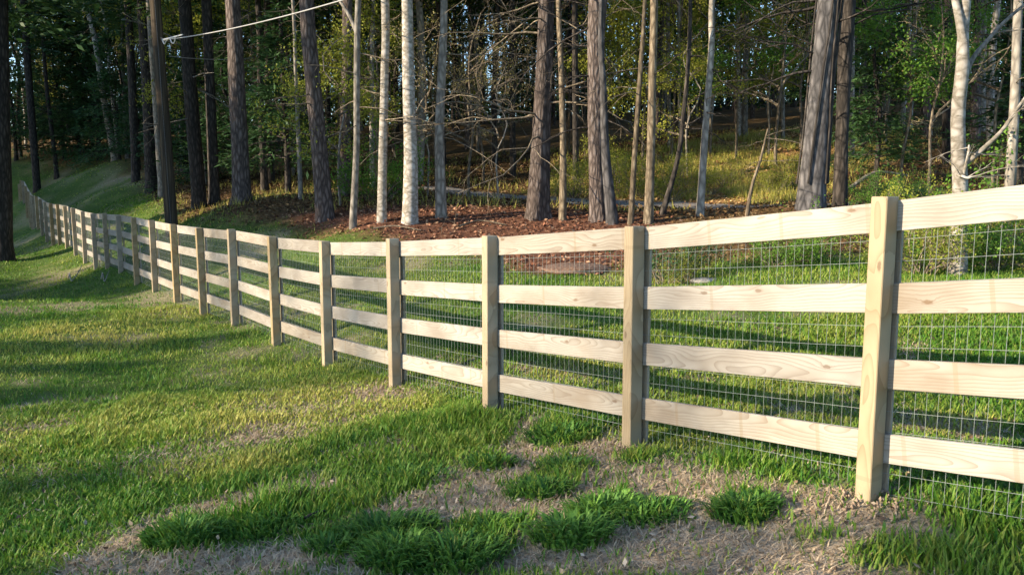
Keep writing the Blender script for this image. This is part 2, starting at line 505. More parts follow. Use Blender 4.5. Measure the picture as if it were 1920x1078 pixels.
M['litter'] = leaf_mat('leaf_litter', None, None, 0.1, attr=True, rough=0.8)

def ground_mat():
    m, nt, b = new_mat('ground_cover')
    geo = nt.nodes.new('ShaderNodeNewGeometry'); pos = geo.outputs['Position']
    at = N(nt, 'ShaderNodeAttribute', attribute_name='col')
    sp = nt.nodes.new('ShaderNodeSeparateColor'); nt.links.new(at.outputs['Color'], sp.inputs[0])
    lawn, dead, mulch = sp.outputs[0], sp.outputs[1], sp.outputs[2]
    n1 = noise(nt, pos, 1.3, 4); n2 = noise(nt, pos, 9.0, 4, 0.65); n3 = noise(nt, pos, 60.0, 3, 0.7)
    gcol = ramp(nt, mathn(nt, 'ADD', mathn(nt, 'MULTIPLY', n1, 0.6), mathn(nt, 'MULTIPLY', n2, 0.4)),
                [(0.3, (0.035, 0.075, 0.014)), (0.55, (0.075, 0.120, 0.024)), (0.75, (0.15, 0.15, 0.05))])
    dcol = ramp(nt, mathn(nt, 'ADD', mathn(nt, 'MULTIPLY', n2, 0.5), mathn(nt, 'MULTIPLY', n3, 0.5)),
                [(0.3, (0.19, 0.14, 0.092)), (0.5, (0.38, 0.30, 0.21)), (0.7, (0.52, 0.43, 0.32))])
    mcol = ramp(nt, mathn(nt, 'ADD', mathn(nt, 'MULTIPLY', n2, 0.55), mathn(nt, 'MULTIPLY', n3, 0.45)),
                [(0.3, (0.045, 0.022, 0.014)), (0.5, (0.14, 0.065, 0.040)), (0.7, (0.25, 0.13, 0.075))])
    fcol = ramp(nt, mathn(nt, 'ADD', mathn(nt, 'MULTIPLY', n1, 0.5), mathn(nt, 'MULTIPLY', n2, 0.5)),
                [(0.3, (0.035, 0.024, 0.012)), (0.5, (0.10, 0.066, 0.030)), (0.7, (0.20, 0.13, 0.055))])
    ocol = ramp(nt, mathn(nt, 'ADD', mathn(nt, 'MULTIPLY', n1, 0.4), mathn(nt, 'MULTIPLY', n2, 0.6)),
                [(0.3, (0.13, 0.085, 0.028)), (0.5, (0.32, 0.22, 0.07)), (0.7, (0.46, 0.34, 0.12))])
    fcol = mixc(nt, at.outputs['Alpha'], fcol, ocol)  # brighter golden floor colour carries the sunlight of the slope
    c = mixc(nt, mulch, fcol, mcol)
    lc = mixc(nt, dead, gcol, dcol)
    c = mixc(nt, lawn, c, lc)
    nt.links.new(c, b.inputs['Base Color'])
    b.inputs['Roughness'].default_value = 0.95
    b.inputs['Specular IOR Level'].default_value = 0.1
    bump(nt, b, mathn(nt, 'ADD', n2, mathn(nt, 'MULTIPLY', n3, 0.5)), 0.7, 0.05)
    return m
M['ground'] = ground_mat()

def simple(name, c1, c2, sc, rough=0.8, metal=0.0, bs=0.3, bd=0.01):
    m, nt, b = new_mat(name)
    geo = nt.nodes.new('ShaderNodeTexCoord').outputs['Object']
    f = noise(nt, geo, sc, 4, 0.6)
    nt.links.new(ramp(nt, f, [(0.3, c1), (0.7, c2)]), b.inputs['Base Color'])
    b.inputs['Roughness'].default_value = rough
    b.inputs['Metallic'].default_value = metal
    bump(nt, b, f, bs, bd)
    return m
M['wire'] = simple('galvanised_wire', (0.20, 0.23, 0.22), (0.32, 0.35, 0.33), 30, 0.5, 0.2)
M['track'] = simple('gravel_track', (0.11, 0.10, 0.095), (0.23, 0.215, 0.20), 14, 0.9)
M['stone'] = simple('stone', (0.16, 0.155, 0.14), (0.30, 0.29, 0.27), 6, 0.85, 0, 0.6, 0.03)
M['soil'] = simple('red_soil', (0.085, 0.05, 0.035), (0.20, 0.12, 0.08), 22, 0.95, 0, 0.7, 0.04)
M['clay'] = simple('dry_clay', (0.17, 0.115, 0.075), (0.33, 0.245, 0.17), 25, 0.95)
M['cable'] = simple('cable', (0.26, 0.26, 0.26), (0.36, 0.36, 0.36), 20, 0.5)
M['grip'] = simple('grip', (0.45, 0.45, 0.44), (0.58, 0.58, 0.57), 20, 0.4)
M['pole'] = bark_mat('pole_wood', [(0.2, (0.014, 0.010, 0.007)), (0.5, (0.045, 0.032, 0.020)), (0.8, (0.09, 0.065, 0.04))], (30, 30, 1.2), 0.5, 0.4, 0.006)
M['metal'] = simple('dark_metal', (0.06, 0.06, 0.065), (0.12, 0.12, 0.125), 20, 0.5, 0.6)

# ------------------------------------------------------------------ zones of the ground
def inpoly(x, y, poly):
    poly = np.asarray(poly); n = len(poly)
    ins = np.zeros(x.shape, bool)
    j = n - 1
    for i in range(n):
        xi, yi = poly[i]; xj, yj = poly[j]
        c = ((yi > y) != (yj > y)) & (x < (xj - xi) * (y - yi) / (yj - yi + 1e-12) + xi)
        ins ^= c
        j = i
    return ins
def gpoly(px):
    return [tuple(G(u, v).xy) for u, v in px]
LAWN_EDGE = gpoly([(1900, 470), (1760, 480), (1620, 470), (1500, 478), (1400, 485), (1210, 500), (1150, 512), (1000, 516), (940, 508), (880, 478), (750, 458), (620, 443), (560, 432),
                   (480, 420), (400, 412), (330, 398), (285, 352), (235, 312), (205, 300), (60, 302)])
LAWN = [(60, 8)] + LAWN_EDGE + [(-34, 52), (-80, 50), (-80, -80), (60, -80)]
MULCH = gpoly([(520, 412), (560, 428), (620, 440), (750, 456), (880, 478), (940, 508), (1150, 512), (1250, 480), (1270, 425), (1210, 403), (1120, 398), (1000, 392), (860, 386), (760, 390), (640, 392), (560, 398)])
GOLD = gpoly([(960, 372), (1080, 378), (1300, 384), (1500, 384), (1560, 330), (1700, 300), (1700, 250), (1560, 240), (1400, 250), (1200, 290), (1050, 320)])  # sunlit part of the slope; its golden light is painted into the ground
DEAD_PX = [
    [(60, 1090), (230, 990), (420, 925), (600, 890), (660, 905), (560, 935), (400, 975), (260, 1020), (170, 1090)],
    [(150, 1090), (260, 1035), (420, 1025), (560, 1010), (640, 975), (760, 930), (820, 880), (900, 860), (960, 790), (1010, 770), (1090, 800), (1160, 815),
     (1300, 880), (1420, 905), (1560, 925), (1660, 945), (1640, 990), (1500, 1010), (1400, 1090)],
    [(1380, 1090), (1480, 1000), (1640, 950), (1700, 930), (1800, 960), (1760, 1040), (1700, 1090)],
    [(420, 735), (560, 720), (740, 725), (800, 745), (700, 790), (560, 830), (440, 820), (400, 780)],
    [(950, 690), (1080, 670), (1120, 700), (1020, 730)],
    [(1660, 770), (1900, 790), (1910, 830), (1680, 820)],
    [(250, 590), (330, 565), (380, 590), (300, 605)],
    [(170, 312), (260, 325), (330, 360), (330, 392), (230, 392), (270, 352), (200, 330)],
    [(60, 330), (200, 345), (220, 372), (60, 385)],
]
DEAD = [gpoly(p) for p in DEAD_PX]
DEAD_W = [1.0, 1.0, 0.8, 0.5, 0.5, 0.7, 0.35, 0.15, 0.0]
GREEN_PX = [(340, 1005, 55, 26, 1.0), (450, 985, 110, 26, 1.0), (600, 950, 110, 24, 1.0), (730, 905, 90, 24, 1.0), (700, 995, 110, 30, 1.0), (790, 1045, 110, 36, 1.0), (890, 1030, 90, 26, 0.9),
            (925, 985, 90, 18, 1.0), (1075, 1005, 62, 30, 1.0), (1130, 955, 62, 28, 1.0), (1205, 962, 66, 22, 1.0), (1395, 950, 52, 32, 1.0),
            (1060, 812, 65, 26, 1.0), (1010, 910, 90, 28, 0.7), (1050, 870, 55, 26, 0.8), (1212, 858, 50, 12, 1.0), (915, 865, 36, 18, 1.0),
            (860, 810, 100, 34, 1.0), (1550, 1000, 60, 20, 0.7), (1700, 1040, 120, 34, 0.8), (1850, 980, 100, 40, 0.9), (1390, 850, 70, 14, 0.8), (620, 1060, 60, 12, 0.5)]
GREEN = []
for (u, v, ru, rv, w) in GREEN_PX:
    c = G(u, v); a = G(u + ru, v); b_ = G(u, v - rv); b2 = G(u, v + rv)
    GREEN.append((c.x, c.y, abs(a.x - c.x), max(0.5 * abs(b_.y - b2.y), 0.08), w))

def zones(x, y, soft=0.35):
    """lawn, dead, mulch, gold weights at plan positions"""
    L = np.zeros(x.shape); D = np.zeros(x.shape); Mu = np.zeros(x.shape); Go = np.zeros(x.shape)
    jr = np.random.default_rng(3)
    K = 6
    r = np.hypot(x, y)
    for k in range(K):
        s = soft * np.clip(r / 10, 0.25, 1.6)
        jx = (fbm(x * 1.7 + 40 * k, y * 1.7) - 0.5) * 3.2 * s + jr.normal(size=x.shape) * 0.25 * s
        jy = (fbm(x * 1.7, y * 1.7 + 40 * k + 9) - 0.5) * 3.2 * s + jr.normal(size=x.shape) * 0.25 * s
        X = x + jx; Y = y + jy
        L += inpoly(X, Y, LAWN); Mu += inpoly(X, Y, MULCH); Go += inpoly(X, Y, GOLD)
        dk = np.zeros(x.shape)
        for p, w in zip(DEAD, DEAD_W):
            dk = np.maximum(dk, inpoly(X, Y, p) * w)
        D += dk
    L /= K; D /= K; Mu /= K; Go /= K
    g = np.zeros(x.shape)
    wx = (fbm(x * 5, y * 5) - 0.5) * 0.22; wy = (fbm(x * 5 + 50, y * 5) - 0.5) * 0.22
    for (cx_, cy_, rx, ry, w) in GREEN:
        q = ((x + wx - cx_) / rx) ** 2 + ((y + wy - cy_) / ry) ** 2
        g = np.maximum(g, w * np.clip(1.35 - 1.0 * q, 0, 1))
    D = np.clip(D - g, 0, 1)
    pn = fbm(x * 0.9 + 3, y * 0.9 + 8, 4)
    D = np.clip(D + np.clip((pn - 0.55) * 3.0, 0, 0.5) * (L > 0.5) * (g < 0.4), 0, 1)
    return L, D, Mu, Go, g

# ------------------------------------------------------------------ ground sheet
def axis(lo, hi, fine_lo, fine_hi, step, grow):
    a = list(np.arange(fine_lo, fine_hi, step))
    s = step; v = a[0]; left = []
    while v > lo: s *= grow; v -= s; left.append(v)
    s = step; v = a[-1]; right = []
    while v < hi: s *= grow; v += s; right.append(v)
    return np.array(left[::-1] + a + right)
gx = axis(-700, 700, -7, 6, 0.10, 1.045)
gy = axis(-400, 1200, 2, 13, 0.10, 1.04)
GX, GY = np.meshgrid(gx, gy)
GZ = hgt(GX, GY)
L_, D_, M_, Go_, g_ = zones(GX, GY)
GZ = GZ + (fbm(GX * 6, GY * 6) - 0.5) * 0.035 * (np.hypot(GX, GY) < 14)
mb = MB()
ny, nx = GX.shape
idx = np.arange(ny * nx).reshape(ny, nx)
quads = np.stack([idx[:-1, :-1], idx[:-1, 1:], idx[1:, 1:], idx[1:, :-1]], -1).reshape(-1, 4)
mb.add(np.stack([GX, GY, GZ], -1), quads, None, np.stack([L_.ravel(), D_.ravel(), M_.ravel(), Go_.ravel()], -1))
ground = mobj('ground', mb.mesh('ground', M['ground'], True))
tag(ground, 'sloping lawn and leaf-covered forest floor under the whole scene', 'ground', kind='structure')

# track through the wood, a thin crowned ribbon
def ribbon(px, width, mat, name, lift):
    pts = [G(u, v, 14) for u, v in px]
    pts = [V(p) for p in pts]
    fine = []
    for a, b in zip(pts[:-1], pts[1:]):
        for k in range(10): fine.append(a.lerp(b, k / 10))
    fine.append(pts[-1])
    for _ in range(12):
        fine = [fine[0]] + [(fine[i - 1] + fine[i] * 2 + fine[i + 1]) / 4 for i in range(1, len(fine) - 1)] + [fine[-1]]
    m = MB(); rows = []
    K = 6
    for i, p in enumerate(fine):
        t = (fine[min(i + 1, len(fine) - 1)] - fine[max(i - 1, 0)]); t.z = 0; t.normalize()
        s = V((-t.y, t.x, 0))
        for k in range(K + 1):
            q = p + s * width * (k / K - 0.5) * (1 + 0.15 * math.sin(i * 0.7))
            rows.append((q.x, q.y, gz(q.x, q.y) + lift * (1 - abs(k / K - 0.5) * 1.2)))
    qs = [(i * (K + 1) + k, i * (K + 1) + k + 1, (i + 1) * (K + 1) + k + 1, (i + 1) * (K + 1) + k) for i in range(len(fine) - 1) for k in range(K)]
    m.add(rows, qs)
    return mobj(name, m.mesh(name, mat, True))
track = ribbon([(700, 347), (790, 354), (880, 364), (1000, 374), (1100, 381), (1200, 386), (1300, 387), (1420, 388), (1540, 386), (1680, 380)], 1.9, M['track'], 'path', 0.03)
tag(track, 'narrow grey gravel track running through the edge of the wood', 'path', kind='structure')

# ------------------------------------------------------------------ fence
fence = empty('board_fence', POSTS[1])
tag(fence, 'long four-rail pale timber fence with wire mesh running across the lawn', 'fence')
fo = V(POSTS[1])
for p in POSTS: p.z = gz(p.x, p.y)
for _ in range(3):
    zs_ = [p.z for p in POSTS]
    for k in range(8, len(POSTS) - 1): POSTS[k].z = .25 * zs_[k - 1] + .5 * zs_[k] + .25 * zs_[k + 1]
def fdir(i):
    a = POSTS[max(i - 1, 0)]; b = POSTS[min(i + 1, len(POSTS) - 1)]
    t = V((b.x - a.x, b.y - a.y, 0)); t.normalize()
    return t
def bevel_box_mesh(name, lo, hi, mat, bev):
    import bmesh
    bm = bmesh.new()
    bmesh.ops.create_cube(bm, size=1.0)
    for v in bm.verts:
        for k in range(3):
            v.co[k] = lo[k] if v.co[k] < 0 else hi[k]
    bmesh.ops.bevel(bm, geom=list(bm.edges), offset=bev, segments=1, affect='EDGES')
    me = bpy.data.meshes.new(name); bm.to_mesh(me); bm.free()
    me.materials.append(mat)
    return me
PW = 0.102
PX = 0.078
post_me = [bevel_box_mesh('post', (-PX / 2, -PW / 2, -0.35), (PX / 2, PW / 2, H_POST + dz), M['post'], 0.004) for dz in (0.0, 0.012, -0.008)]
batten_me = bevel_box_mesh('batten', (-0.045, -0.01, -0.05), (0.045, 0.01, H_POST - 0.03), M['batten'], 0.003)
RAILS = [0.245, 0.600, 0.963, 1.333]
RH, RT = 0.14, 0.025
NF = len(POSTS)
rr = random.Random(4)
post_objs = []
for i, p in enumerate(POSTS):
    t = fdir(i); ang = math.atan2(-t.y, -t.x)        # local x points along the fence towards the camera end
    o = mobj('post', post_me[i % 3], fence)
    o.matrix_parent_inverse = Matrix.Identity(4)
    o.location = p - fo
    o.rotation_euler = (rr.uniform(-.006, .006), rr.uniform(-.006, .006), ang)
    o['knot_a'] = (rr.uniform(0.2, 1.2), 0, rr.uniform(-0.03, 0.03)); o['knot_b'] = (9.0, 0.0, 0.0)
    nL = V((-t.y, t.x, 0))                          # towards the lawn
    if nL.x > 0: nL = -nL
    if i < 26:
        b = mobj('batten', batten_me, fence)
        b.location = p - fo - nL * (PW / 2 + RT + 0.008 + 0.012)
        b.rotation_euler = (0, 0, ang)
    p_t, p_n = t, nL
    post_objs.append((p, t, nL))
# knots the photograph shows: pixel -> rail
KNOTS = [(1742, 566), (1323, 549), (1425, 545), (1570, 541), (1553, 687), (1117, 460), (945, 449), (1222, 553), (1420, 395), (1060, 443), (1065, 640), (1545, 790), (1600, 395)]
def wire_mesh(A, B, name, r):
    """welded mesh between two fence posts, in the coordinates of A; bottom and top follow the slope"""
    m = MB()
    d = B - A; L = math.hypot(d.x, d.y); ux = V((d.x / L, d.y / L, 0)); nn = V((-ux.y, ux.x, 0))
    sl = d.z / L
    def bar(p, q, rad):
        ax = (q - p).normalized()
        s1 = nn * rad; s2 = ax.cross(nn).normalized() * rad
        vs_ = [p + s1, p + s2, p - s1, p - s2, q + s1, q + s2, q - s1, q - s2]
        m.add([tuple(w) for w in vs_], [(0, 1, 5, 4), (1, 2, 6, 5), (2, 3, 7, 6), (3, 0, 4, 7)])
    n = int(L / 0.0508)
    wv = random.Random(int(L * 1e5))
    for k in range(n + 1):
        s = k * L / n
        p = ux * s + V((0, 0, sl * s + 0.0)); q = p + V((0, 0, 1.36))
        j = nn * wv.uniform(-.002, .002)
        bar(p + j, q - j, r)
    for k in range(14):
        h = 0.012 + k * 0.1016
        pts = [ux * s + V((0, 0, sl * s + h + wv.uniform(-.002, .002))) for s in np.linspace(0, L, 5)]
        for a_, b_ in zip(pts[:-1], pts[1:]): bar(a_, b_, r)
    return m.mesh(name, M['wire'])
for i in range(NF - 1):
    A, tA, nA = post_objs[i]; B, tB, nB = post_objs[i + 1]
    offA = -nA * (PW / 2 + RT / 2 + 0.001); offB = -nB * (PW / 2 + RT / 2 + 0.001)
    for k, h in enumerate(RAILS):
        a = B + offB + V((0, 0, h + rr.uniform(-.008, .008))); b = A + offA + V((0, 0, h + rr.uniform(-.008, .008)))
        d = b - a; Ln = d.length - 0.006
        me = bevel_box_mesh('rail', (-Ln / 2, -RT / 2, -RH / 2), (Ln / 2, RT / 2, RH / 2), M['rail'], 0.0025)
        o = mobj('rail', me, fence)
        x = d.normalized(); y = V((0, 0, 1)).cross(x).normalized(); z = x.cross(y)
        mt = Matrix((x, y, z)).transposed().to_4x4()
        mt.translation = (a + b) / 2 - fo
        o.matrix_basis = mt
        ks = []
        wm = Matrix.Translation(fo) @ mt
        for (ku, kv) in KNOTS:
            if i < 4:
                ax_, az_ = ray(ku, kv)
                o0 = V((0, 0, EYE)); dr = V((ax_, 1, az_))
                wi = wm.inverted(); lo = wi @ o0; ld = wi.to_3x3() @ dr
                if abs(ld.y) > 1e-6:
                    tt = -lo.y / ld.y; hp = lo + ld * tt
                    if tt > 0 and abs(hp.x) < Ln / 2 and abs(hp.z) < RH / 2: ks.append((hp.x, 0.0, hp.z))
        while len(ks) < 2: ks.append((rr.uniform(-0.8, 0.8), 0.0, rr.choice((9, 9, 9, rr.uniform(-.05, .05)))))
        o['knot_a'] = ks[0]; o['knot_b'] = ks[1]
    wa = A - nA * (PW / 2 + RT + 0.005); wb = B - nB * (PW / 2 + RT + 0.005)
    w = mobj('wire_mesh', wire_mesh(wa, wb, 'wire_mesh', 0.0010 if i < 12 else 0.0014), fence)
    w.location = wa - fo
    w['kind'] = 'stuff'

# ------------------------------------------------------------------ grass
def blades(mb, x, y, z, hgtb, wid, lean, col, seg2):
    n = len(x)
    th = rng.random(n) * 2 * math.pi
    dirx, diry = np.cos(th), np.sin(th)
    sx, sy = -diry, dirx
    p0 = np.stack([x, y, z - 0.01], -1)
    mid = p0 + np.stack([dirx * lean * 0.35, diry * lean * 0.35, hgtb * 0.62], -1)
    tip = p0 + np.stack([dirx * lean, diry * lean, hgtb], -1)
    s = np.stack([sx, sy, np.zeros(n)], -1) * wid[:, None] * 0.5
    if seg2:
        v = np.stack([p0 - s, p0 + s, mid + s * 0.8, mid - s * 0.8, tip], 1).reshape(-1, 3)
        b = np.arange(n)[:, None] * 5
        mb.add(v, b + np.array([[0, 1, 2, 3]]), b + np.array([[3, 2, 4]]), np.repeat(col, 5, axis=0))
    else:
        v = np.stack([p0 - s, p0 + s, tip], 1).reshape(-1, 3)
        b = np.arange(n)[:, None] * 3
        mb.add(v, None, b + np.array([[0, 1, 2]]), np.repeat(col, 3, axis=0))
def hill_z(x, y):
    return hgt(x, y) + (fbm(x * 6, y * 6) - 0.5) * 0.035 * (np.hypot(x, y) < 14)
gmb = MB()
YEL = []  # sunlit yellow bands and tan spots of the lawn, painted into blade colour
for (u, v, ru, rv, w) in [(180, 625, 190, 36, 1.25), (340, 590, 120, 22, 1.0), (560, 765, 210, 62, 1.2), (300, 780, 160, 50, .8), (60, 690, 100, 30, .8), (430, 870, 150, 30, 1.0), (760, 760, 90, 30, 1.0), (1560, 640, 300, 30, .5), (1100, 690, 120, 26, 1.1), (1780, 800, 150, 26, 1.0)]:
    c_ = G(u, v); a_ = G(u + ru, v); b1 = G(u, v - rv); b2 = G(u, v + rv)
    YEL.append((c_.x, c_.y, abs(a_.x - c_.x), .5 * abs(b1.y - b2.y), w))
def scatter(n, r0, r1, seg2, ang=0.80):
    th = (rng.random(n) * 2 - 1) * ang
    r = np.sqrt(rng.random(n) * (r1 * r1 - r0 * r0) + r0 * r0)
    x = r * np.sin(th); y = r * np.cos(th)
    Lz, Dz, Mz, Gz_, gz_ = zones(x, y)
    keep = rng.random(n) < Lz
    x, y, Dz, gz_, r = x[keep], y[keep], Dz[keep], gz_[keep], r[keep]
    n = len(x)
    isdead = rng.random(n) < np.clip(Dz * 1.0, 0.05, 0.88)
    clump = fbm(x * 2.3, y * 2.3, 3); clump2 = fbm(x * 0.6 + 30, y * 0.6, 3)
    yel = np.clip((fbm(x * 0.5 + 11, y * 0.5 + 7, 3) - 0.40) * 3, 0, 1)
    for (yx, yy, yrx, yry, yw) in YEL:
        yel = np.maximum(yel, yw * np.clip(1.5 - ((x - yx) / yrx) ** 2 - ((y - yy) / yry) ** 2, 0, 1.35) * (0.45 + 0.9 * clump))
    hb = np.where(isdead, rng.uniform(0.010, 0.045, n), rng.uniform(0.035, 0.075, n) * (0.35 + 1.5 * clump ** 1.4) * (1 + 0.5 * gz_))
    ln = np.where(isdead, rng.uniform(0.03, 0.09, n), hb * rng.uniform(0.2, 0.9, n))
    w = np.where(isdead, 0.0042, rng.uniform(0.004, 0.007, n)) * (1 + r / 5.0)
    g1 = np.array([0.050, 0.165, 0.018]); g2 = np.array([0.170, 0.295, 0.030]); g3 = np.array([0.42, 0.38, 0.10])
    d1 = np.array([0.62, 0.51, 0.36]); d2 = np.array([0.25, 0.18, 0.115])
    t = np.clip(rng.normal(0.32 + 0.55 * yel, 0.25, n), 0, 1)[:, None]
    t2 = np.clip(rng.normal(0.5 * yel - 0.10, 0.25, n), 0, 1)[:, None]
    cg = (g1 * (1 - t) + g2 * t) * (1 - t2) + g3 * t2
    td = rng.random(n)[:, None]
    col = np.where(isdead[:, None], d1 * td + d2 * (1 - td), cg)
    blades(gmb, x, y, hill_z(x, y), hb, w, ln, col, seg2)
scatter(230000, 2.3, 8.5, True)
scatter(150000, 8.0, 16, False)
scatter(170000, 16, 36, False, 0.68)
scatter(40000, 34, 56, False, 0.66)
grass = mobj('grass', gmb.mesh('grass', M['grass']))
tag(grass, 'patchy green and straw-coloured lawn grass on both sides of the fence', 'grass', kind='stuff')

def tuft(u, v, n, rad, hmax, label, tone):
    c = G(u, v)
    m = MB()
    r = rad * np.sqrt(rng.random(n)); th = rng.random(n) * 2 * math.pi
    x = r * np.cos(th) * 1.25; y = r * np.sin(th) * 0.85
    z = hill_z(x + c.x, y + c.y) - c.z
    hb = hmax * rng.uniform(0.4, 1.0, n) * (1 - 0.4 * r / rad)
    out = np.stack([x, y], -1) / rad + rng.normal(size=(n, 2)) * 0.35
    ln = hb * rng.uniform(0.35, 1.0, n)
    p0 = np.stack([x, y, z - 0.01], -1)
    d = out / (np.linalg.norm(out, axis=1)[:, None] + 1e-6)
    s = np.stack([-d[:, 1], d[:, 0], np.zeros(n)], -1) * rng.uniform(0.004, 0.009, n)[:, None]
    def at(k, hfac): return p0 + np.concatenate([d * (ln * k)[:, None], (hb * hfac)[:, None]], 1)
    m1 = at(0.22, 0.5); m2 = at(0.6, 0.86); tip = at(1.15, 0.92)
    vv = np.stack([p0 - s, p0 + s, m1 + s, m1 - s, m2 + s * .7, m2 - s * .7, tip], 1).reshape(-1, 3)
    b = np.arange(n)[:, None] * 7
    g1 = np.array([0.036, 0.120, 0.022]); g2 = np.array([0.16, 0.32, 0.05])
    t = np.clip(rng.normal(tone + .1, 0.38, n), 0, 1.2)[:, None]
    col = np.repeat(g1 * (1 - t) + g2 * t, 7, axis=0)
    m.add(vv, np.vstack([b + [[0, 1, 2, 3]], b + [[3, 2, 4, 5]]]), b + [[5, 4, 6]], col)
    o = mobj('grass_tuft', m.mesh('grass_tuft', M['grass']), None, c)
    return tag(o, label, 'grass tuft', 'coarse grass tufts in the thin foreground turf')
tuft(345, 1012, 420, 0.16, 0.15, 'dark spiky grass tuft at the lower left end of a long green strip', 0.2)
tuft(500, 990, 300, 0.18, 0.10, 'low dense grass tuft in the middle of the long green strip', 0.2)
tuft(760, 900, 320, 0.24, 0.11, 'deep green grass tuft at the upper end of the long green strip', 0.1)
tuft(725, 1000, 420, 0.20, 0.15, 'wide bluish grass tuft in bare grey turf below the long green strip', 0.2)
tuft(620, 1030, 220, 0.10, 0.11, 'small grass tuft at the edge of grey dead turf near the picture bottom', 0.3)
tuft(745, 1052, 420, 0.15, 0.16, 'leafy grass tuft at the bottom edge, beside a tan bare patch', 0.35)
tuft(850, 1052, 520, 0.19, 0.16, 'largest long-bladed grass tuft at the bottom edge of the lawn', 0.3)
tuft(920, 992, 420, 0.17, 0.10, 'flat wide grass tuft just above the largest bottom-edge tuft', 0.4)
tuft(1070, 1012, 480, 0.15, 0.16, 'bright fountain-shaped grass tuft alone before the second post', 0.6)
tuft(1130, 958, 420, 0.15, 0.13, 'bright grass tuft directly behind the fountain-shaped tuft', 0.5)
tuft(1210, 968, 360, 0.17, 0.11, 'broad grass tuft joined to the right of a bright tuft in straw turf', 0.3)
tuft(1395, 962, 460, 0.13, 0.13, 'round dark green grass tuft standing alone left of the nearest post', 0.2)
tuft(1050, 822, 420, 0.20, 0.14, 'rounded dark grass tuft under the bottom rail left of the second post', 0.15)
tuft(1110, 800, 200, 0.15, 0.14, 'tall thin grass tuft touching the bottom rail beside the second post', 0.15)
tuft(915, 872, 260, 0.14, 0.10, 'small dark grass tuft amid grey turf in front of the third post', 0.15)
tuft(1215, 862, 300, 0.16, 0.06, 'low clover-like green tuft at the foot of the second post', 0.35)
tuft(1010, 925, 320, 0.16, 0.13, 'grass tuft with long fine blades midway between the fence and bottom edge', 0.45)
tuft(1055, 880, 240, 0.16, 0.10, 'dark grass tuft behind the fine-bladed tuft in the middle turf', 0.15)

# ------------------------------------------------------------------ trees: prototype meshes
def smooth_path(pts, n):
    """Catmull-Rom through pts, n samples"""
    pts = [np.asarray(p, float) for p in pts]
    if len(pts) == 2: return np.array([pts[0] + (pts[1] - pts[0]) * k / (n - 1) for k in range(n)])
    ext = [2 * pts[0] - pts[1]] + pts + [2 * pts[-1] - pts[-2]]
    cum = np.concatenate([[0], np.cumsum([np.linalg.norm(pts[i + 1] - pts[i]) for i in range(len(pts) - 1)])])
    out = []
    for s in np.linspace(0, cum[-1], n):
        i = min(int(np.searchsorted(cum, s, 'right')) - 1, len(pts) - 2)
        t = (s - cum[i]) / (cum[i + 1] - cum[i] + 1e-9)
        p0, p1, p2, p3 = ext[i], ext[i + 1], ext[i + 2], ext[i + 3]
        out.append(0.5 * ((2 * p1) + (-p0 + p2) * t + (2 * p0 - 5 * p1 + 4 * p2 - p3) * t * t + (-p0 + 3 * p1 - 3 * p2 + p3) * t ** 3))
    return np.array(out)

def limb(mb, start, az, el, L, r, rg, depth, droop=0.0, sides=5, tips=None, kids=4, wig=0.25):
    """a wandering branch with side shoots"""
    n = 6
    d = np.array([math.cos(az) * math.cos(el), math.sin(az) * math.cos(el), math.sin(el)])
    pts = [np.array(start, float)]
    for k in range(n):
        d = d + rg.normal(size=3) * wig * 0.5 + np.array([0, 0, -droop / n])
        d /= np.linalg.norm(d)
        pts.append(pts[-1] + d * L / n)
    rad = r * np.linspace(1, 0.22, n + 1)
    mb.tube(pts, rad, sides)
    if tips is not None:
        for k in range(max(1, n // 2), n + 1): tips.append((pts[k], d.copy()))
    if depth > 0:
        for k in range(kids):
            f = rg.uniform(0.25, 0.95); i = min(int(f * n), n - 1)
            p = pts[i] + (pts[i + 1] - pts[i]) * (f * n - i)
            dd = pts[i + 1] - pts[i]
            a2 = math.atan2(dd[1], dd[0]) + rg.choice((-1, 1)) * rg.uniform(0.4, 1.1)
            e2 = math.asin(max(-1, min(1, dd[2] / (np.linalg.norm(dd) + 1e-9)))) + rg.uniform(-0.35, 0.45)
            limb(mb, p, a2, e2, L * rg.uniform(0.3, 0.55), r * (1 - 0.75 * f) * 0.7, rg, depth - 1, droop, max(3, sides - 1), tips, max(2, kids - 1), wig)

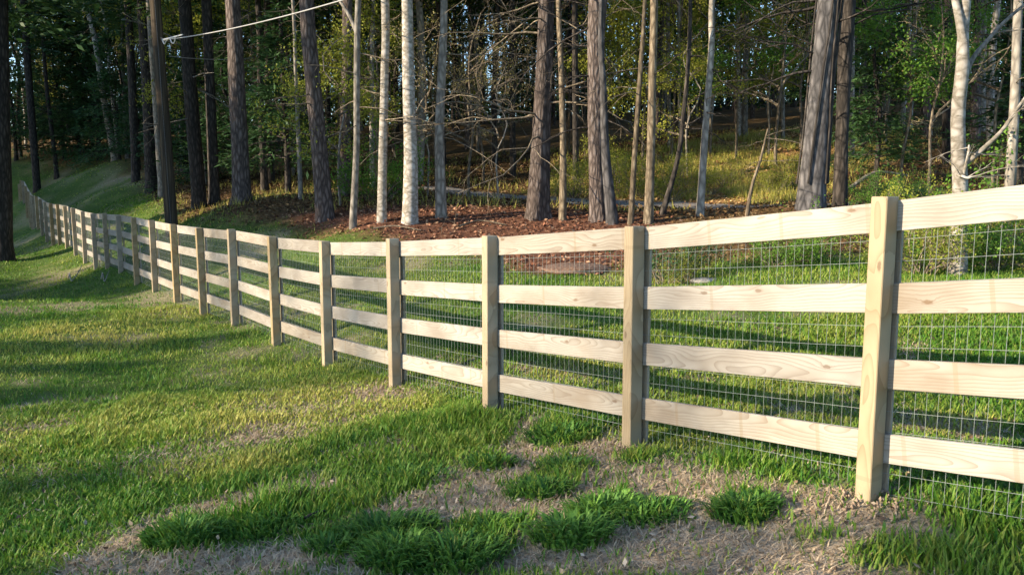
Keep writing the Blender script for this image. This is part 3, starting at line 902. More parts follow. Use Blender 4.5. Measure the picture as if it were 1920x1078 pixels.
def needle_crown(seed, z0, z1, R, nb, per, mat, nl=0.30, up=0.0):
    """conifer crown: boughs in loose whorls carrying sprays of needles"""
    rg = np.random.default_rng(seed)
    c = []; d = []; nr = []; ll = []
    tubes = MB()
    for k in range(nb):
        f = (k + rg.random()) / nb
        z = z0 + (z1 - z0) * f
        L = R * (1 - f) ** 0.75 * rg.uniform(0.55, 1.15) + 0.25
        az = rg.random() * 2 * math.pi
        el = rg.uniform(-0.15, 0.30) + up
        dirv = np.array([math.cos(az) * math.cos(el), math.sin(az) * math.cos(el), math.sin(el)])
        side = np.array([-math.sin(az), math.cos(az), 0])
        p1 = np.array([0, 0, z]); mid = p1 + dirv * L * 0.5; end = p1 + dirv * L + np.array([0, 0, -0.22 * L])
        tubes.tube([p1, mid, end], [0.012 * L + 0.006, 0.008 * L + 0.004, 0.004], 3)
        m = int(per * (0.5 + L / R))
        t = rg.uniform(0.22, 1.0, m)
        w = (1 - np.abs(t - 0.55)) * L * 0.30
        off = rg.normal(size=m) * w * 0.6
        base = p1 + dirv * (L * t)[:, None] + side * off[:, None]
        base[:, 2] += -0.22 * L * t ** 2 + rg.normal(size=m) * 0.07 * L
        dd = dirv * 0.8 + side * np.sign(off)[:, None] * rg.uniform(0.2, 1.0, (m, 1)) + rg.normal(size=(m, 3)) * 0.35
        dd[:, 2] -= 0.12
        c.append(base); d.append(dd)
        nn = rg.normal(size=(m, 3)) * 0.45; nn[:, 2] += 1
        nr.append(nn); ll.append(rg.uniform(0.6, 1.25, m) * nl)
    c = np.vstack(c); d = np.vstack(d); nr = np.vstack(nr); ll = np.concatenate(ll)
    mbn = MB()
    mbn.leaves(c, d, nr, ll, ll * 0.30)
    return mbn.mesh('crown', mat), tubes

def leaf_crown(seed, z0, z1, R, nl, mat, size, clump, limbs=9, bark=None, depth=2):
    """broad-leaved crown: limbs first, then leaves clustered about the twig ends"""
    rg = np.random.default_rng(seed)
    tb = MB(); tips = []
    for k in range(limbs):
        f = (k + rg.random()) / limbs
        z = z0 + (z1 - z0) * f * 0.8
        limb(tb, (0, 0, z), rg.random() * 6.283, rg.uniform(0.15, 0.8), R * rg.uniform(0.6, 1.1) * (1 - 0.45 * f), 0.018 * R * (1.1 - 0.6 * f), rg, depth, 0.15, 4, tips, 4)
    lm = MB()
    if nl:
        T = np.array([t[0] for t in tips]); sel = rg.integers(0, len(T), nl)
        keepc = rg.random(len(T)) < 0.75
        sel = sel[keepc[sel]]
        c = T[sel] + rg.normal(size=(len(sel), 3)) * clump
        d = rg.normal(size=(len(sel), 3)); d[:, 2] -= 0.3
        nn = rg.normal(size=(len(sel), 3)); nn[:, 2] += 0.8
        L = rg.uniform(0.6, 1.3, len(sel)) * size
        lm.leaves(c, d, nn, L, L * 0.62)
    return (lm.mesh('crown', mat) if nl else None), tb

def trunk_mesh(path, rad, sides, mat, rough=0.06, seed=0, flare=0.35, name='trunk'):
    """tapered, slightly fluted and lumpy trunk along a path (numpy n x 3)"""
    n = len(path)
    h = path[:, 2] - path[0, 2]
    r = np.asarray(rad) * (1 + flare * np.exp(-np.clip(h, 0, None) / 0.28))
    ph = seed * 1.7
    def rf(i, th):
        base = 1 + rough * (np.sin(3 * th + i * 0.11 + ph) * 0.5 + np.sin(5 * th - i * 0.17 + ph * 2) * 0.35)
        lump = (fbm(th * 2.2 / 6.28 * 5 + ph * 3, i * 0.35 + ph) - 0.5) * 2.2 * rough
        fl = 1 + flare * 0.5 * np.exp(-h[np.clip(i.astype(int), 0, n - 1)] / 0.22) * np.sin(4 * th + ph)
        return (base + lump) * fl
    m = MB()
    m.tube(path, r, sides, True, rf)
    return m.mesh(name, mat, True)

# ---- shared trunks for the trees deep in the wood (20 m tall, unit-ish radius 0.15)
def bg_trunk(seed, H, r, mat, lean):
    rg = np.random.default_rng(seed)
    k = [np.array([0, 0, -0.4])]
    for i in range(1, 7):
        k.append(np.array([rg.normal() * lean * i * 0.25, rg.normal() * lean * i * 0.25, H * i / 6]))
    p = smooth_path(k, 24)
    return trunk_mesh(p, np.linspace(r, r * 0.25, 24), 8, mat, 0.05, seed, 0.25), p
def dead_branches(seed, path, rads, z0, z1, n, Lr, depth=1, thin=0.012, droop=0.3, azs=None):
    rg = np.random.default_rng(seed)
    m = MB()
    zs = path[:, 2]
    for k in range(n):
        z = rg.uniform(z0, z1)
        i = int(np.clip(np.searchsorted(zs, z), 1, len(zs) - 1))
        t = (z - zs[i - 1]) / (zs[i] - zs[i - 1] + 1e-9)
        p = path[i - 1] * (1 - t) + path[i] * t
        az = rg.random() * 6.283 if azs is None else rg.choice(azs) + rg.normal() * 0.35
        limb(m, p, az, rg.uniform(-0.25, 0.35), rg.uniform(*Lr), thin * rg.uniform(0.7, 1.6), rg, depth, droop, 4, None, 4, 0.3)
    return m
PROTO = {}
for nm, seed, H, r, mat, lean, z0 in [('pine', 1, 19, 0.15, 'dark_bark', 0.18, 3.0), ('pine2', 2, 17, 0.12, 'pine_bark', 0.22, 2.5), ('grey', 3, 18, 0.13, 'grey_bark', 0.28, 4),
                                      ('slim', 4, 13, 0.06, 'brown_bark', 0.30, 2), ('pale', 5, 15, 0.085, 'grey_bark', 0.25, 3)]:
    tm, pth = bg_trunk(seed, H, r, M[mat], lean)
    br = dead_branches(seed + 50, pth, None, z0, H * 0.55, 14, (0.8, 2.2), 1, 0.012, 0.35)
    PROTO[nm] = (tm, br.mesh('branches', M['twig' if nm in ('slim', 'pale') else 'dark_bark']), H, r)
CR = {}
CR['pine_a'] = needle_crown(11, 7.5, 20, 3.2, 90, 74, M['needles'], 0.40)[0]
CR['pine_b'] = needle_crown(12, 6.5, 18, 2.8, 80, 70, M['needles'], 0.38)[0]
CR['hem_a'], _ha = needle_crown(13, 0.5, 8.5, 2.5, 110, 62, M['hemlock'], 0.26)
CR['hem_b'], _hb = needle_crown(14, 1.0, 6.0, 1.9, 80, 60, M['hemlock'], 0.24)
HEM_BR = [_ha.mesh('branches', M['dark_bark']), _hb.mesh('branches', M['dark_bark'])]
CR['spring_a'], _sa = leaf_crown(21, 2.0, 6.5, 2.4, 5200, M['spring'], 0.085, 0.16)
CR['spring_b'], _sb = leaf_crown(22, 1.2, 5.0, 1.9, 4200, M['spring'], 0.075, 0.14)
CR['green_a'], _ga = leaf_crown(23, 2.2, 7.5, 2.6, 7000, M['green_leaf'], 0.095, 0.18)
CR['bud_a'], _ba = leaf_crown(24, 1.8, 6.5, 2.3, 1500, M['bud'], 0.06, 0.10, 11)
CR['tall_leaf'], _tl = leaf_crown(25, 7.0, 15, 3.6, 11000, M['green_leaf'], 0.16, 0.32, 13)
CR['tall_spring'], _ts = leaf_crown(26, 6.0, 14, 3.4, 3800, M['spring'], 0.13, 0.30, 13)
LB = {'spring_a': _sa.mesh('branches', M['twig']), 'spring_b': _sb.mesh('branches', M['twig']), 'green_a': _ga.mesh('branches', M['brown_bark']),
      'bud_a': _ba.mesh('branches', M['twig']), 'tall_leaf': _tl.mesh('branches', M['grey_bark']), 'tall_spring': _ts.mesh('branches', M['grey_bark'])}
def understory_trunk(seed, H, r, mat):
    rg = np.random.default_rng(seed)
    k = [np.array([rg.normal() * 0.06 * i, rg.normal() * 0.06 * i, -0.3 + (H + 0.3) * i / 5]) if i else np.array([0, 0, -0.3]) for i in range(6)]
    p = smooth_path(k, 14)
    return trunk_mesh(p, np.linspace(r, r * 0.3, 14), 7, mat, 0.05, seed, 0.2)
UT = [understory_trunk(31, 6.2, 0.055, M['twig']), understory_trunk(32, 5.0, 0.04, M['grey_bark']), understory_trunk(33, 7.5, 0.10, M['dark_bark'])]

# ------------------------------------------------------------------ named trees at the edge of the wood
EDGE = []          # (u, landmark phrase) for the labels of the trees behind
def hero(name, label, cat, pts, d, mat, H, crown=None, cscale=1.0, branches=None, group=None, sides=12, rough=0.07, flare=0.35, lm=None, extra=None, ground_px=True):
    """pts: (u, v, width px) from top to base, at depth d; continued upward to height H"""
    pts = list(pts)[::-1]
    base = P(pts[0][0], pts[0][1], d)
    w = [P(u, v, d) for u, v, _ in pts]
    rad = [wd * 0.5 * d / F for _, _, wd in pts]
    rg = np.random.default_rng(int(pts[0][0]))
    # give the trunk a little sway in depth as well
    path = []
    for i, p in enumerate(w):
        path.append(np.array([p.x - base.x, rg.normal() * 0.012 * i, p.z - base.z]))
    top = path[-1]; dirn = path[-1] - path[-2]; dirn = dirn / np.linalg.norm(dirn)
    dirn = dirn * 0.35 + np.array([0, 0, 0.65]); dirn /= np.linalg.norm(dirn)
    rtop = rad[-1]
    if H:
        for k in (0.35, 0.7, 1.0):
            path.append(top + dirn * (H - top[2]) * k + rg.normal(size=3) * np.array([.12, .12, 0]))
            rad.append(rtop * (1 - 0.75 * k))
    gzb = gz(base.x, base.y)
    drop = base.z - gzb
    path = [path[0] + np.array([0, 0, -drop - 0.25])] + path
    rad = [rad[0] * 1.02] + rad
    n = 46
    sp = smooth_path(path, n)
    L = np.concatenate([[0], np.cumsum(np.linalg.norm(np.diff(np.array(path), axis=0), axis=1))])
    Ls = np.concatenate([[0], np.cumsum(np.linalg.norm(np.diff(sp, axis=0), axis=1))])
    rr_ = np.interp(Ls / Ls[-1], L / L[-1], rad)
    root = empty(name, base)
    tag(root, label, cat, group)
    tm = trunk_mesh(sp, rr_, sides, M[mat], rough, int(pts[0][0]) % 97, flare)
    mobj('trunk', tm, root)
    if branches:
        bm_ = MB()
        zz0, zz1, nb, lr, bmat, dep_, thin = branches[:7]
        azs = branches[7] if len(branches) > 7 else None
        for q in range(nb):
            b = dead_branches(int(pts[0][0]) * 40 + q, sp, rr_, zz0, zz1, 1, lr, dep_, thin, 0.25, azs)
            mobj('branch', b.mesh('branch', M[bmat], True), root)
    if crown:
        tz = sp[-1, 2]
        c = mobj('crown', CR[crown], root)
        ztop = {'pine_a': 20, 'pine_b': 18, 'tall_leaf': 15, 'tall_spring': 14}[crown]
        s = tz / ztop * cscale
        c.scale = (s, s, s)
        c.location = (sp[-1, 0] * 0.8, sp[-1, 1] * 0.8, tz - ztop * s + 0.5)
        c.rotation_euler = (0, 0, rg.random() * 6)
        if crown in LB:
            b2 = mobj('limbs', LB[crown], root); b2['kind'] = 'stuff'; b2.scale = c.scale; b2.location = c.location; b2.rotation_euler = c.rotation_euler
    if extra: extra(root, sp, rr_, base)
    if lm: EDGE.append((pts[0][0], lm))
    return root
GE = 'trees along the edge of the wood'
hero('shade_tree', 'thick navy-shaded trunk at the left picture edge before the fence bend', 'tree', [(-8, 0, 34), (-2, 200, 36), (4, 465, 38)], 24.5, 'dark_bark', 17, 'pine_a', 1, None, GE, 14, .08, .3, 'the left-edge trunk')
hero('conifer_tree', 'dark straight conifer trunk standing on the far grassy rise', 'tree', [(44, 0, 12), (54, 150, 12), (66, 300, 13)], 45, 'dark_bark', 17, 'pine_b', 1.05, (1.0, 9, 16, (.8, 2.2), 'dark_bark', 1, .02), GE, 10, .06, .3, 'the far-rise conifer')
hero('conifer_tree', 'thin dark conifer trunk right of the far-rise conifer', 'tree', [(80, 60, 6), (88, 170, 7), (104, 300, 8)], 46, 'dark_bark', 13, 'pine_b', .8, (1.0, 9, 10, (.8, 2), 'dark_bark', 1, .015), GE, 8)
hero('leaning_tree', 'pale trunk leaning left with a fork, at the far lawn end', 'tree', [(160, 0, 8), (178, 80, 9), (193, 180, 10), (214, 296, 11)], 44, 'pale_bark', 16, 'tall_spring', 1, (3, 9, 9, (.8, 2.5), 'twig', 1, .02), GE, 10, .06, .3, 'the leaning pale tree')
hero('slender_tree', 'slender pale stem just right of the leaning pale tree', 'tree', [(196, 40, 5), (208, 160, 6), (222, 285, 7)], 45, 'grey_bark', 12, None, 1, (2, 8, 8, (.6, 1.6), 'twig', 1, .012), GE, 8)
hero('slender_tree', 'slim grey stem nearest the dark bush behind the far lawn', 'tree', [(228, 40, 5), (232, 160, 6), (238, 285, 7)], 44, 'grey_bark', 12, None, 1, (2, 8, 6, (.6, 1.6), 'twig', 1, .012), GE, 8)
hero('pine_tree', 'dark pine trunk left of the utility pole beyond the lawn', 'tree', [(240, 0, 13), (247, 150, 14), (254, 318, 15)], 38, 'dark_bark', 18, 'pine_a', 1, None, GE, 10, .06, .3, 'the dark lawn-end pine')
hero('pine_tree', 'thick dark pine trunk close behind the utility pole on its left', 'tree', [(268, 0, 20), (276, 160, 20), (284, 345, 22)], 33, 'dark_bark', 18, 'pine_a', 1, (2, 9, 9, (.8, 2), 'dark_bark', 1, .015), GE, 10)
hero('pale_tree', 'greyish lit trunk half hidden behind the utility pole', 'tree', [(283, 60, 11), (292, 190, 12), (303, 352, 13)], 31, 'grey_bark', 15, 'tall_spring', .9, None, GE, 10)
hero('pine_tree', 'broad dark trunk right of the utility pole with a pale snag', 'tree', [(346, 0, 22), (356, 160, 24), (373, 372, 25)], 26.5, 'dark_bark', 19, 'pine_a', 1, (2, 9, 12, (.8, 2.4), 'grey_bark', 1, .02), GE, 12, .08, .35, 'the pole-side trunk')
hero('pine_tree', 'narrower dark trunk between the two broad dark trunks', 'tree', [(388, 0, 18), (394, 160, 18), (402, 370, 20)], 27, 'dark_bark', 19, 'pine_b', 1, None, GE, 10)
hero('pine_tree', 'big straight trunk in deep blue shade under the overhead cable', 'tree', [(437, 0, 26), (446, 180, 29), (455, 382, 33)], 21.5, 'pine_bark', 27, 'pine_a', 1, (4, 10, 10, (.8, 2), 'dark_bark', 1, .015), GE, 16, .08, .4, 'the big cable-side trunk')
hero('slender_tree', 'thin stem with a pale sunlit foot beside the rough dark pine', 'tree', [(548, 0, 6), (555, 150, 7), (564, 368, 9)], 21, 'grey_bark', 13, 'tall_spring', .8, (2, 7, 6, (.6, 1.5), 'twig', 1, .01), GE, 8)
hero('pine_tree', 'rough dark pine with deeply furrowed bark left of the pale trunks', 'tree', [(574, 0, 25), (583, 120, 27), (597, 270, 30), (610, 408, 33)], 18.6, 'pine_bark', 20, 'pine_a', 1, (2.0, 8, 12, (.7, 1.9), 'twig', 1, .014), GE, 20, .09, .4, 'the rough dark pine')
hero('pine_tree', 'shaded brown trunk behind the slim forked tree', 'tree', [(651, 0, 18), (648, 200, 19), (645, 378, 21)], 22, 'pine_bark', 26, 'pine_b', 1, (2, 9, 9, (.7, 1.8), 'dark_bark', 1, .014), GE, 12)

def fork(pxs, d, r0, r1, mat, name='fork_limb'):
    """a limb drawn through photo pixels at increasing or decreasing depth"""
    def f(root, sp, rr_, base):
        pts = [P(u, v, d + dd) - base for u, v, dd in pxs]
        s = smooth_path([np.array(p) for p in pts], 14)
        m = MB(); m.tube(s, np.linspace(r0, r1, 14), 7)
        rg = np.random.default_rng(int(pxs[0][0]))
        for k in range(4):
            i = rg.integers(5, 13)
            dd = s[i] - s[i - 1]
            limb(m, s[i], math.atan2(dd[1], dd[0]) + rg.uniform(-1, 1), rg.uniform(-.2, .8), rg.uniform(.3, .8), r1 * .6, rg, 1, 0.1, 4)
        mobj(name, m.mesh(name, M[mat], True), root)
    return f
def multi(*fs):
    def f(*a):
        for q in fs: q(*a)
    return f
hero('forked_tree', 'slim pale grey tree forking near the picture top', 'tree', [(672, 0, 11), (669, 150, 12), (668, 280, 12), (662, 418, 14)], 17, 'grey_bark', 14, 'tall_spring', .8,
     (1.6, 5.5, 9, (.5, 1.5), 'twig', 1, .012), GE, 12, .06, .3, 'the slim forked tree', fork([(668, 60, 0), (655, 30, .1), (636, 0, .2), (600, -60, .4)], 17, .045, .02, 'grey_bark'))
hero('pale_tree', 'creamy white sunlit trunk between the slim forked tree and the stout pale one', 'tree', [(722, 0, 15), (721, 140, 15), (718, 290, 16), (716, 411, 18)], 17.1, 'pale_bark', 16, 'tall_leaf', .9,
     (1.2, 5.5, 8, (.5, 1.6), 'twig', 1, .012), GE, 14, .05, .2, 'the creamy white trunk')
hero('pale_tree', 'stout pale sunlit trunk, the thickest of the light-barked ones', 'tree', [(763, 0, 20), (766, 160, 22), (770, 290, 25), (769, 412, 29)], 17, 'pale_bark', 18, 'tall_leaf', 1,
     (1.5, 5.5, 6, (.4, 1.1), 'twig', 1, .01), GE, 18, .04, .25, 'the stout pale trunk')
hero('pale_tree', 'pale-topped trunk turning slate blue low down, lit at its flared foot', 'tree', [(833, 0, 13), (829, 130, 15), (824, 250, 18), (827, 402, 21)], 17.6, 'grey_bark', 17, 'tall_leaf', .95,
     (1.6, 6, 11, (.8, 2.4), 'twig', 2, .014), GE, 14, .05, .35, 'the slate-blue trunk')
hero('pine_tree', 'tall rough pine with thick furrowed bark and bare side branches', 'tree', [(1024, 0, 28), (1019, 150, 30), (1013, 290, 35), (1009, 400, 42)], 17.5, 'pine_bark', 21, 'pine_a', 1,
     (1.6, 6.5, 24, (1.2, 3.4), 'twig', 2, .018, [math.pi, math.pi * .85, -.2, .3, -2.6]), GE, 26, .09, .4, 'the tall rough pine')
hero('slender_tree', 'slim straight brown trunk just right of the tall rough pine', 'tree', [(1047, 0, 9), (1053, 150, 11), (1056, 280, 12), (1055, 407, 14)], 17.1, 'brown_bark', 14, 'tall_spring', .8, (2, 6, 8, (.5, 1.5), 'twig', 1, .01), GE, 10)
hero('pine_tree', 'reddish-footed pine trunk pressed against a grey leaning trunk', 'tree', [(1121, 0, 32), (1118, 120, 30), (1117, 260, 28), (1122, 416, 33)], 16.7, 'pine_bark', 21, 'pine_a', 1,
     (1.8, 6.5, 18, (.8, 2.6), 'dark_bark', 2, .017, [math.pi, 2.6, -2.7, .2]), GE, 24, .09, .3, 'the reddish pine')
hero('leaning_tree', 'smooth grey trunk leaning left against the reddish pine', 'tree', [(1126, 40, 9), (1131, 160, 12), (1136, 290, 16), (1149, 419, 23)], 16.2, 'shaded_bark', 13, 'tall_spring', .8, None, GE, 12, .05, .2)
hero('slender_tree', 'slim tree swaying right, left of the second fence post', 'tree', [(1209, 0, 7), (1200, 150, 9), (1190, 290, 10), (1183, 420, 11)], 16, 'brown_bark', 12, 'tall_leaf', .75, (2, 6, 8, (.5, 1.4), 'twig', 1, .01), GE, 10)
hero('grey_tree', 'straight brown-grey trunk rising behind the second fence post', 'tree', [(1226, 0, 14), (1223, 150, 15), (1220, 290, 16), (1216, 421, 18)], 16, 'brown_bark', 16, 'tall_leaf', .9, (2, 6, 8, (.5, 1.5), 'dark_bark', 1, .012), GE, 12, .06, .3, 'the straight brown-grey trunk')
hero('crooked_tree', 'thin crooked tree bending strongly right as it rises', 'tree', [(1293, 0, 7), (1290, 110, 8), (1283, 200, 8), (1270, 300, 9), (1240, 408, 11)], 17, 'dark_bark', 11, 'tall_spring', .7, (1.8, 5.5, 9, (.4, 1.4), 'dark_bark', 1, .01), GE, 10)
hero('grey_tree', 'slightly bowed grey trunk between the crooked tree and a pale sapling', 'tree', [(1338, 0, 10), (1334, 90, 11), (1322, 250, 13), (1312, 406, 15)], 16.6, 'grey_bark', 14, 'tall_leaf', .85,
     (2, 6, 9, (.6, 1.8), 'dark_bark', 1, .012), GE, 12, .06, .3, 'the bowed grey trunk')
hero('sapling', 'thin bare sapling curving up right behind the longest top rail', 'sapling', [(1440, 242, 2.5), (1425, 300, 5), (1410, 350, 6), (1401, 402, 8)], 15.2, 'brown_bark', None, None, 1, (.8, 1.6, 8, (.3, .9), 'twig', 1, .006), GE, 7, .04, .1)
def vines(root, sp, rr_, base):
    rg = np.random.default_rng(9)
    for k in range(6):
        ph = rg.uniform(2.6, 6.0); m = MB(); pts = []
        sw = rg.uniform(0.15, 0.5) * rg.choice((-1, 1))
        for i in range(2, 26):
            a = ph + sw * math.sin(i * 0.35 + k) + 0.02 * i
            R = rr_[i] * 1.10 + 0.012
            pts.append(sp[i] + np.array([math.cos(a) * R, math.sin(a) * R, 0]))
        m.tube(pts, np.linspace(.022, .010, len(pts)), 5)
        mobj('vine', m.mesh('vine', M['dark_bark'], True), root)
hero('vine_tree', 'massive grey trunk wrapped in dark vines behind the right-hand bay', 'tree', [(1556, 0, 40), (1546, 90, 40), (1533, 230, 42), (1518, 392, 50)], 16.2, 'shaded_bark', 19, 'tall_leaf', 1.05,
     (2.4, 6.5, 9, (1.2, 2.6), 'dark_bark', 1, .022, [math.pi, 2.8, -2.9, 0]), GE, 24, .10, .25, 'the vine-wrapped trunk', vines)
hero('grey_tree', 'dark smooth trunk close right of the vine-wrapped one', 'tree', [(1591, 0, 26), (1585, 120, 25), (1578, 260, 23), (1575, 392, 26)], 17, 'dark_bark', 18, 'pine_b', 1,
     (2.2, 6.5, 9, (1.2, 3.0), 'dark_bark', 2, .02, [0, .4, -.5]), GE, 18, .06, .25)
hero('white_tree', 'white-barked tree with broken lower limbs by the sunlit bushes', 'tree', [(1818, -40, 14), (1809, 60, 18), (1801, 130, 23), (1800, 210, 24), (1797, 300, 25), (1802, 360, 27), (1796, 516, 31)], 10.6, 'pale_bark', 11, 'tall_leaf', .7,
     None, GE, 18, .05, .15, 'the white-barked tree',
     multi(fork([(1806, 80, 0), (1797, 30, 0), (1786, -20, .1), (1770, -90, .3)], 10.6, .06, .03, 'pale_bark'),
           fork([(1808, 152, 0), (1824, 110, .1), (1850, 78, .2), (1885, 40, .3), (1930, 2, .4)], 10.6, .035, .018, 'grey_bark'),
           fork([(1812, 306, 0), (1840, 282, -.1), (1876, 248, -.2), (1900, 215, -.3), (1935, 165, -.4)], 10.6, .034, .016, 'pale_bark'),
           fork([(1806, 330, 0), (1812, 305, -.1), (1816, 285, -.1), (1817, 272, -.1)], 10.55, .028, .012, 'pale_bark', 'broken_stub'),
           fork([(1796, 328, 0), (1806, 331, -.2), (1814, 334, -.24), (1820, 333, -.26)], 10.5, .022, .014, 'pale_bark', 'broken_stub')))
hero('grey_tree', 'bluish grey trunk at the right picture edge beyond the bushes', 'tree', [(1910, 0, 15), (1904, 150, 16), (1897, 300, 18), (1884, 484, 20)], 12.2, 'grey_bark', 12, 'tall_leaf', .8, (2, 4.5, 5, (.4, 1.2), 'twig', 1, .01), GE, 12, .05, .2, 'the right-edge trunk')
for (u0, u1, vb, w, d, mt, lab, lmk) in [
        (1252, 1256, 288, 8, 33, 'pale_bark', 'thin pale trunk on the sunny slope behind the crooked tree', None),
        (1272, 1276, 300, 7, 31, 'grey_bark', 'second pale stem on the sunny slope beside the crooked tree', None),
        (1385, 1386, 262, 8, 34, 'pale_bark', 'left stem of a sunlit pale pair on the slope', None),
        (1402, 1396, 266, 11, 34, 'grey_bark', 'right thicker stem of a sunlit pale pair on the slope', 'the sunlit pale pair'),
        (1745, 1735, 270, 18, 31, 'pine_bark', 'tan sunlit pine trunk on the slope behind the nearest post', 'the tan slope pine'),
        (1836, 1828, 262, 17, 30, 'pine_bark', 'tan pine trunk seen just right of the white-barked tree', None),
        (1848, 1842, 255, 11, 32, 'grey_bark', 'thin pale trunk right beside the tan pine behind white bark', None),
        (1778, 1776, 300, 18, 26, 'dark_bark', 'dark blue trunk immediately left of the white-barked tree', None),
        (1600, 1598, 300, 9, 29, 'pale_bark', 'thin light trunk appearing right of the dark smooth trunk', None),
        (1622, 1618, 290, 11, 30, 'dark_bark', 'thin shaded trunk a little right of the dark smooth trunk', None),
        (1470, 1468, 268, 7, 33, 'grey_bark', 'slender sunlit stem left of the vine-wrapped trunk', None),
        (960, 962, 330, 12, 30, 'dark_bark', 'dark trunk behind the bare branches left of the rough pine', None),
        (1078, 1080, 345, 12, 27, 'dark_bark', 'dark trunk between the rough pine and the reddish pine', None),
        (500, 508, 340, 14, 31, 'dark_bark', 'dark trunk in front of the lit red bank', None),
        (700, 697, 355, 9, 27, 'grey_bark', 'thin grey trunk behind the slim forked tree and white trunk', None)]:
    hero('slope_tree', lab, 'tree', [(u0, -20, w * .8), ((u0 + u1) / 2 - 1, 120, w * .9), (u1, vb, w)], d, mt, 16, random.Random(u0).choice(['pine_a', 'pine_b', 'tall_spring', 'tall_leaf']), .9,
         (2, 9, 8, (.7, 2), 'twig', 1, .014), 'trees on the slope behind the track', 10, .06, .25, lmk)
EDGE.sort()

# ------------------------------------------------------------------ utility pole and cable
pb = P(322, 419, 20); pb.z = gz(pb.x, pb.y)
pole = empty('utility_pole', pb)
tag(pole, 'straight dark wooden utility pole behind the fence carrying the overhead cable', 'utility pole')
ptop = P(290, -10, 20) - pb
pd = V((ptop.x, 0, ptop.z)); plen = 8.6
pp = [np.array([pd.x / pd.z * z, 0, z]) for z in (-.4, 0, 2, 4, 6, plen)]
m = MB(); m.tube(smooth_path(pp, 20), np.linspace(.155, .115, 20), 16)
mobj('shaft', m.mesh('shaft', M['pole'], True), pole)
CA = P(305, 76, 19.82)
m = MB(); ca = CA - pb
m.tube([ca + V((-.06, .14, 0)), ca + V((-.03, 0, 0)), ca + V((0, -.03, -.01))], .012, 8)
m.tube([ca + V((0, -.03, .05)), ca + V((0, -.03, -.05))], .03, 10)
mobj('cable_hook', m.mesh('cable_hook', M['metal'], True), pole)
m = MB()
m.tube([np.array([pd.x / pd.z * z + .05, -.152 + .002 * z, z]) for z in np.linspace(0.02, 7.5, 12)], .006, 5)
mobj('ground_wire', m.mesh('ground_wire', M['metal']), pole)

CB = P(980, -110, 9.5)
def cable_path(a, b, sag, n=40):
    return np.array([np.array(a.lerp(b, t)) + np.array([0, 0, -sag * 4 * t * (1 - t)]) for t in np.linspace(0, 1, n)])
cab = empty('overhead_cable', CA)
tag(cab, 'pale overhead cable with a white grip running from the pole up right', 'cable')
cp_ = cable_path(CA, CB, 0.16)
m = MB(); m.tube(cp_ - np.array(CA), .011, 6)
mobj('line', m.mesh('line', M['cable'], True), cab)
m = MB(); m.tube(cable_path(CA, CA.lerp(CB, .11), 0.0, 8) - np.array(CA), np.linspace(.03, .015, 8), 8)
mobj('grip', m.mesh('grip', M['grip'], True), cab)
m = MB()
dv = (CB - CA).normalized()
lp = [CA + dv * .02 + V((0, -.03, 0)), CA + dv * .16 + V((0, -.03, -.11)), CA + dv * .30 + V((0, -.03, -.06)), CA + dv * .55 + V((0, -.02, .0)), CA + dv * .72 + V((0, -.03, -.12)), CA + dv * .88 + V((0, -.02, -.13)), CA + dv * 1.02 + V((0, -.02, .0))]
m.tube(smooth_path([np.array(q - CA) for q in lp], 30), .014, 6)
mobj('drip_loop', m.mesh('drip_loop', M['grip'], True), cab)
c2a = P(316, 106, 20.1); c2b = P(560, 92, 30)
m = MB(); m.tube(cable_path(c2a, c2b, .2, 20) - np.array(c2a), .007, 5)
tag(mobj('thin_cable', m.mesh('thin_cable', M['cable']), None, c2a), 'thin faint second cable below the pale one, running into the trees', 'cable')

# ------------------------------------------------------------------ the trees deeper in the wood
ORD = ['first', 'second', 'third', 'fourth', 'fifth', 'sixth', 'seventh', 'eighth', 'ninth', 'tenth', 'eleventh', 'twelfth', 'thirteenth', 'fourteenth', 'fifteenth', 'sixteenth', 'seventeenth', 'eighteenth', 'nineteenth', 'twentieth'] + ['twenty-' + w for w in ('first', 'second', 'third', 'fourth', 'fifth', 'sixth', 'seventh', 'eighth', 'ninth')]
TRACK_PTS = [G(u, v, 14).xy for u, v in [(790, 354), (880, 364), (1000, 374), (1100, 381), (1200, 386), (1300, 387), (1420, 388), (1540, 386)]]
placed = [(o.location.x, o.location.y) for o in COL.objects if o.type == 'EMPTY' and o.get('category') in ('tree', 'utility pole')]
tr = random.Random(12)
BG = []
def try_place(x, y, gap):
    if any((x - a) ** 2 + (y - b) ** 2 < gap * gap for a, b in placed): return False
    if any((x - p.x) ** 2 + (y - p.y) ** 2 < 4 for p in TRACK_PTS): return False
    L = zones(np.array([x]), np.array([y]))[0][0]
    if L > 0.1: return False
    placed.append((x, y))
    return True
def visible_u(x, y, z): return to_uv((x, y, z))[0]
KIND = {'pine': 'dark pine', 'pine2': 'brown pine', 'grey': 'grey tree', 'slim': 'slim trunk', 'pale': 'pale grey trunk', 'hem': 'bushy hemlock', 'leafy': 'leafy young tree', 'twiggy': 'twiggy bare tree'}
NAMES = {'pine': 'pine_tree', 'pine2': 'pine_tree', 'grey': 'hardwood_tree', 'slim': 'slender_tree', 'pale': 'slender_tree', 'hem': 'hemlock_tree', 'leafy': 'understory_tree', 'twiggy': 'understory_tree'}
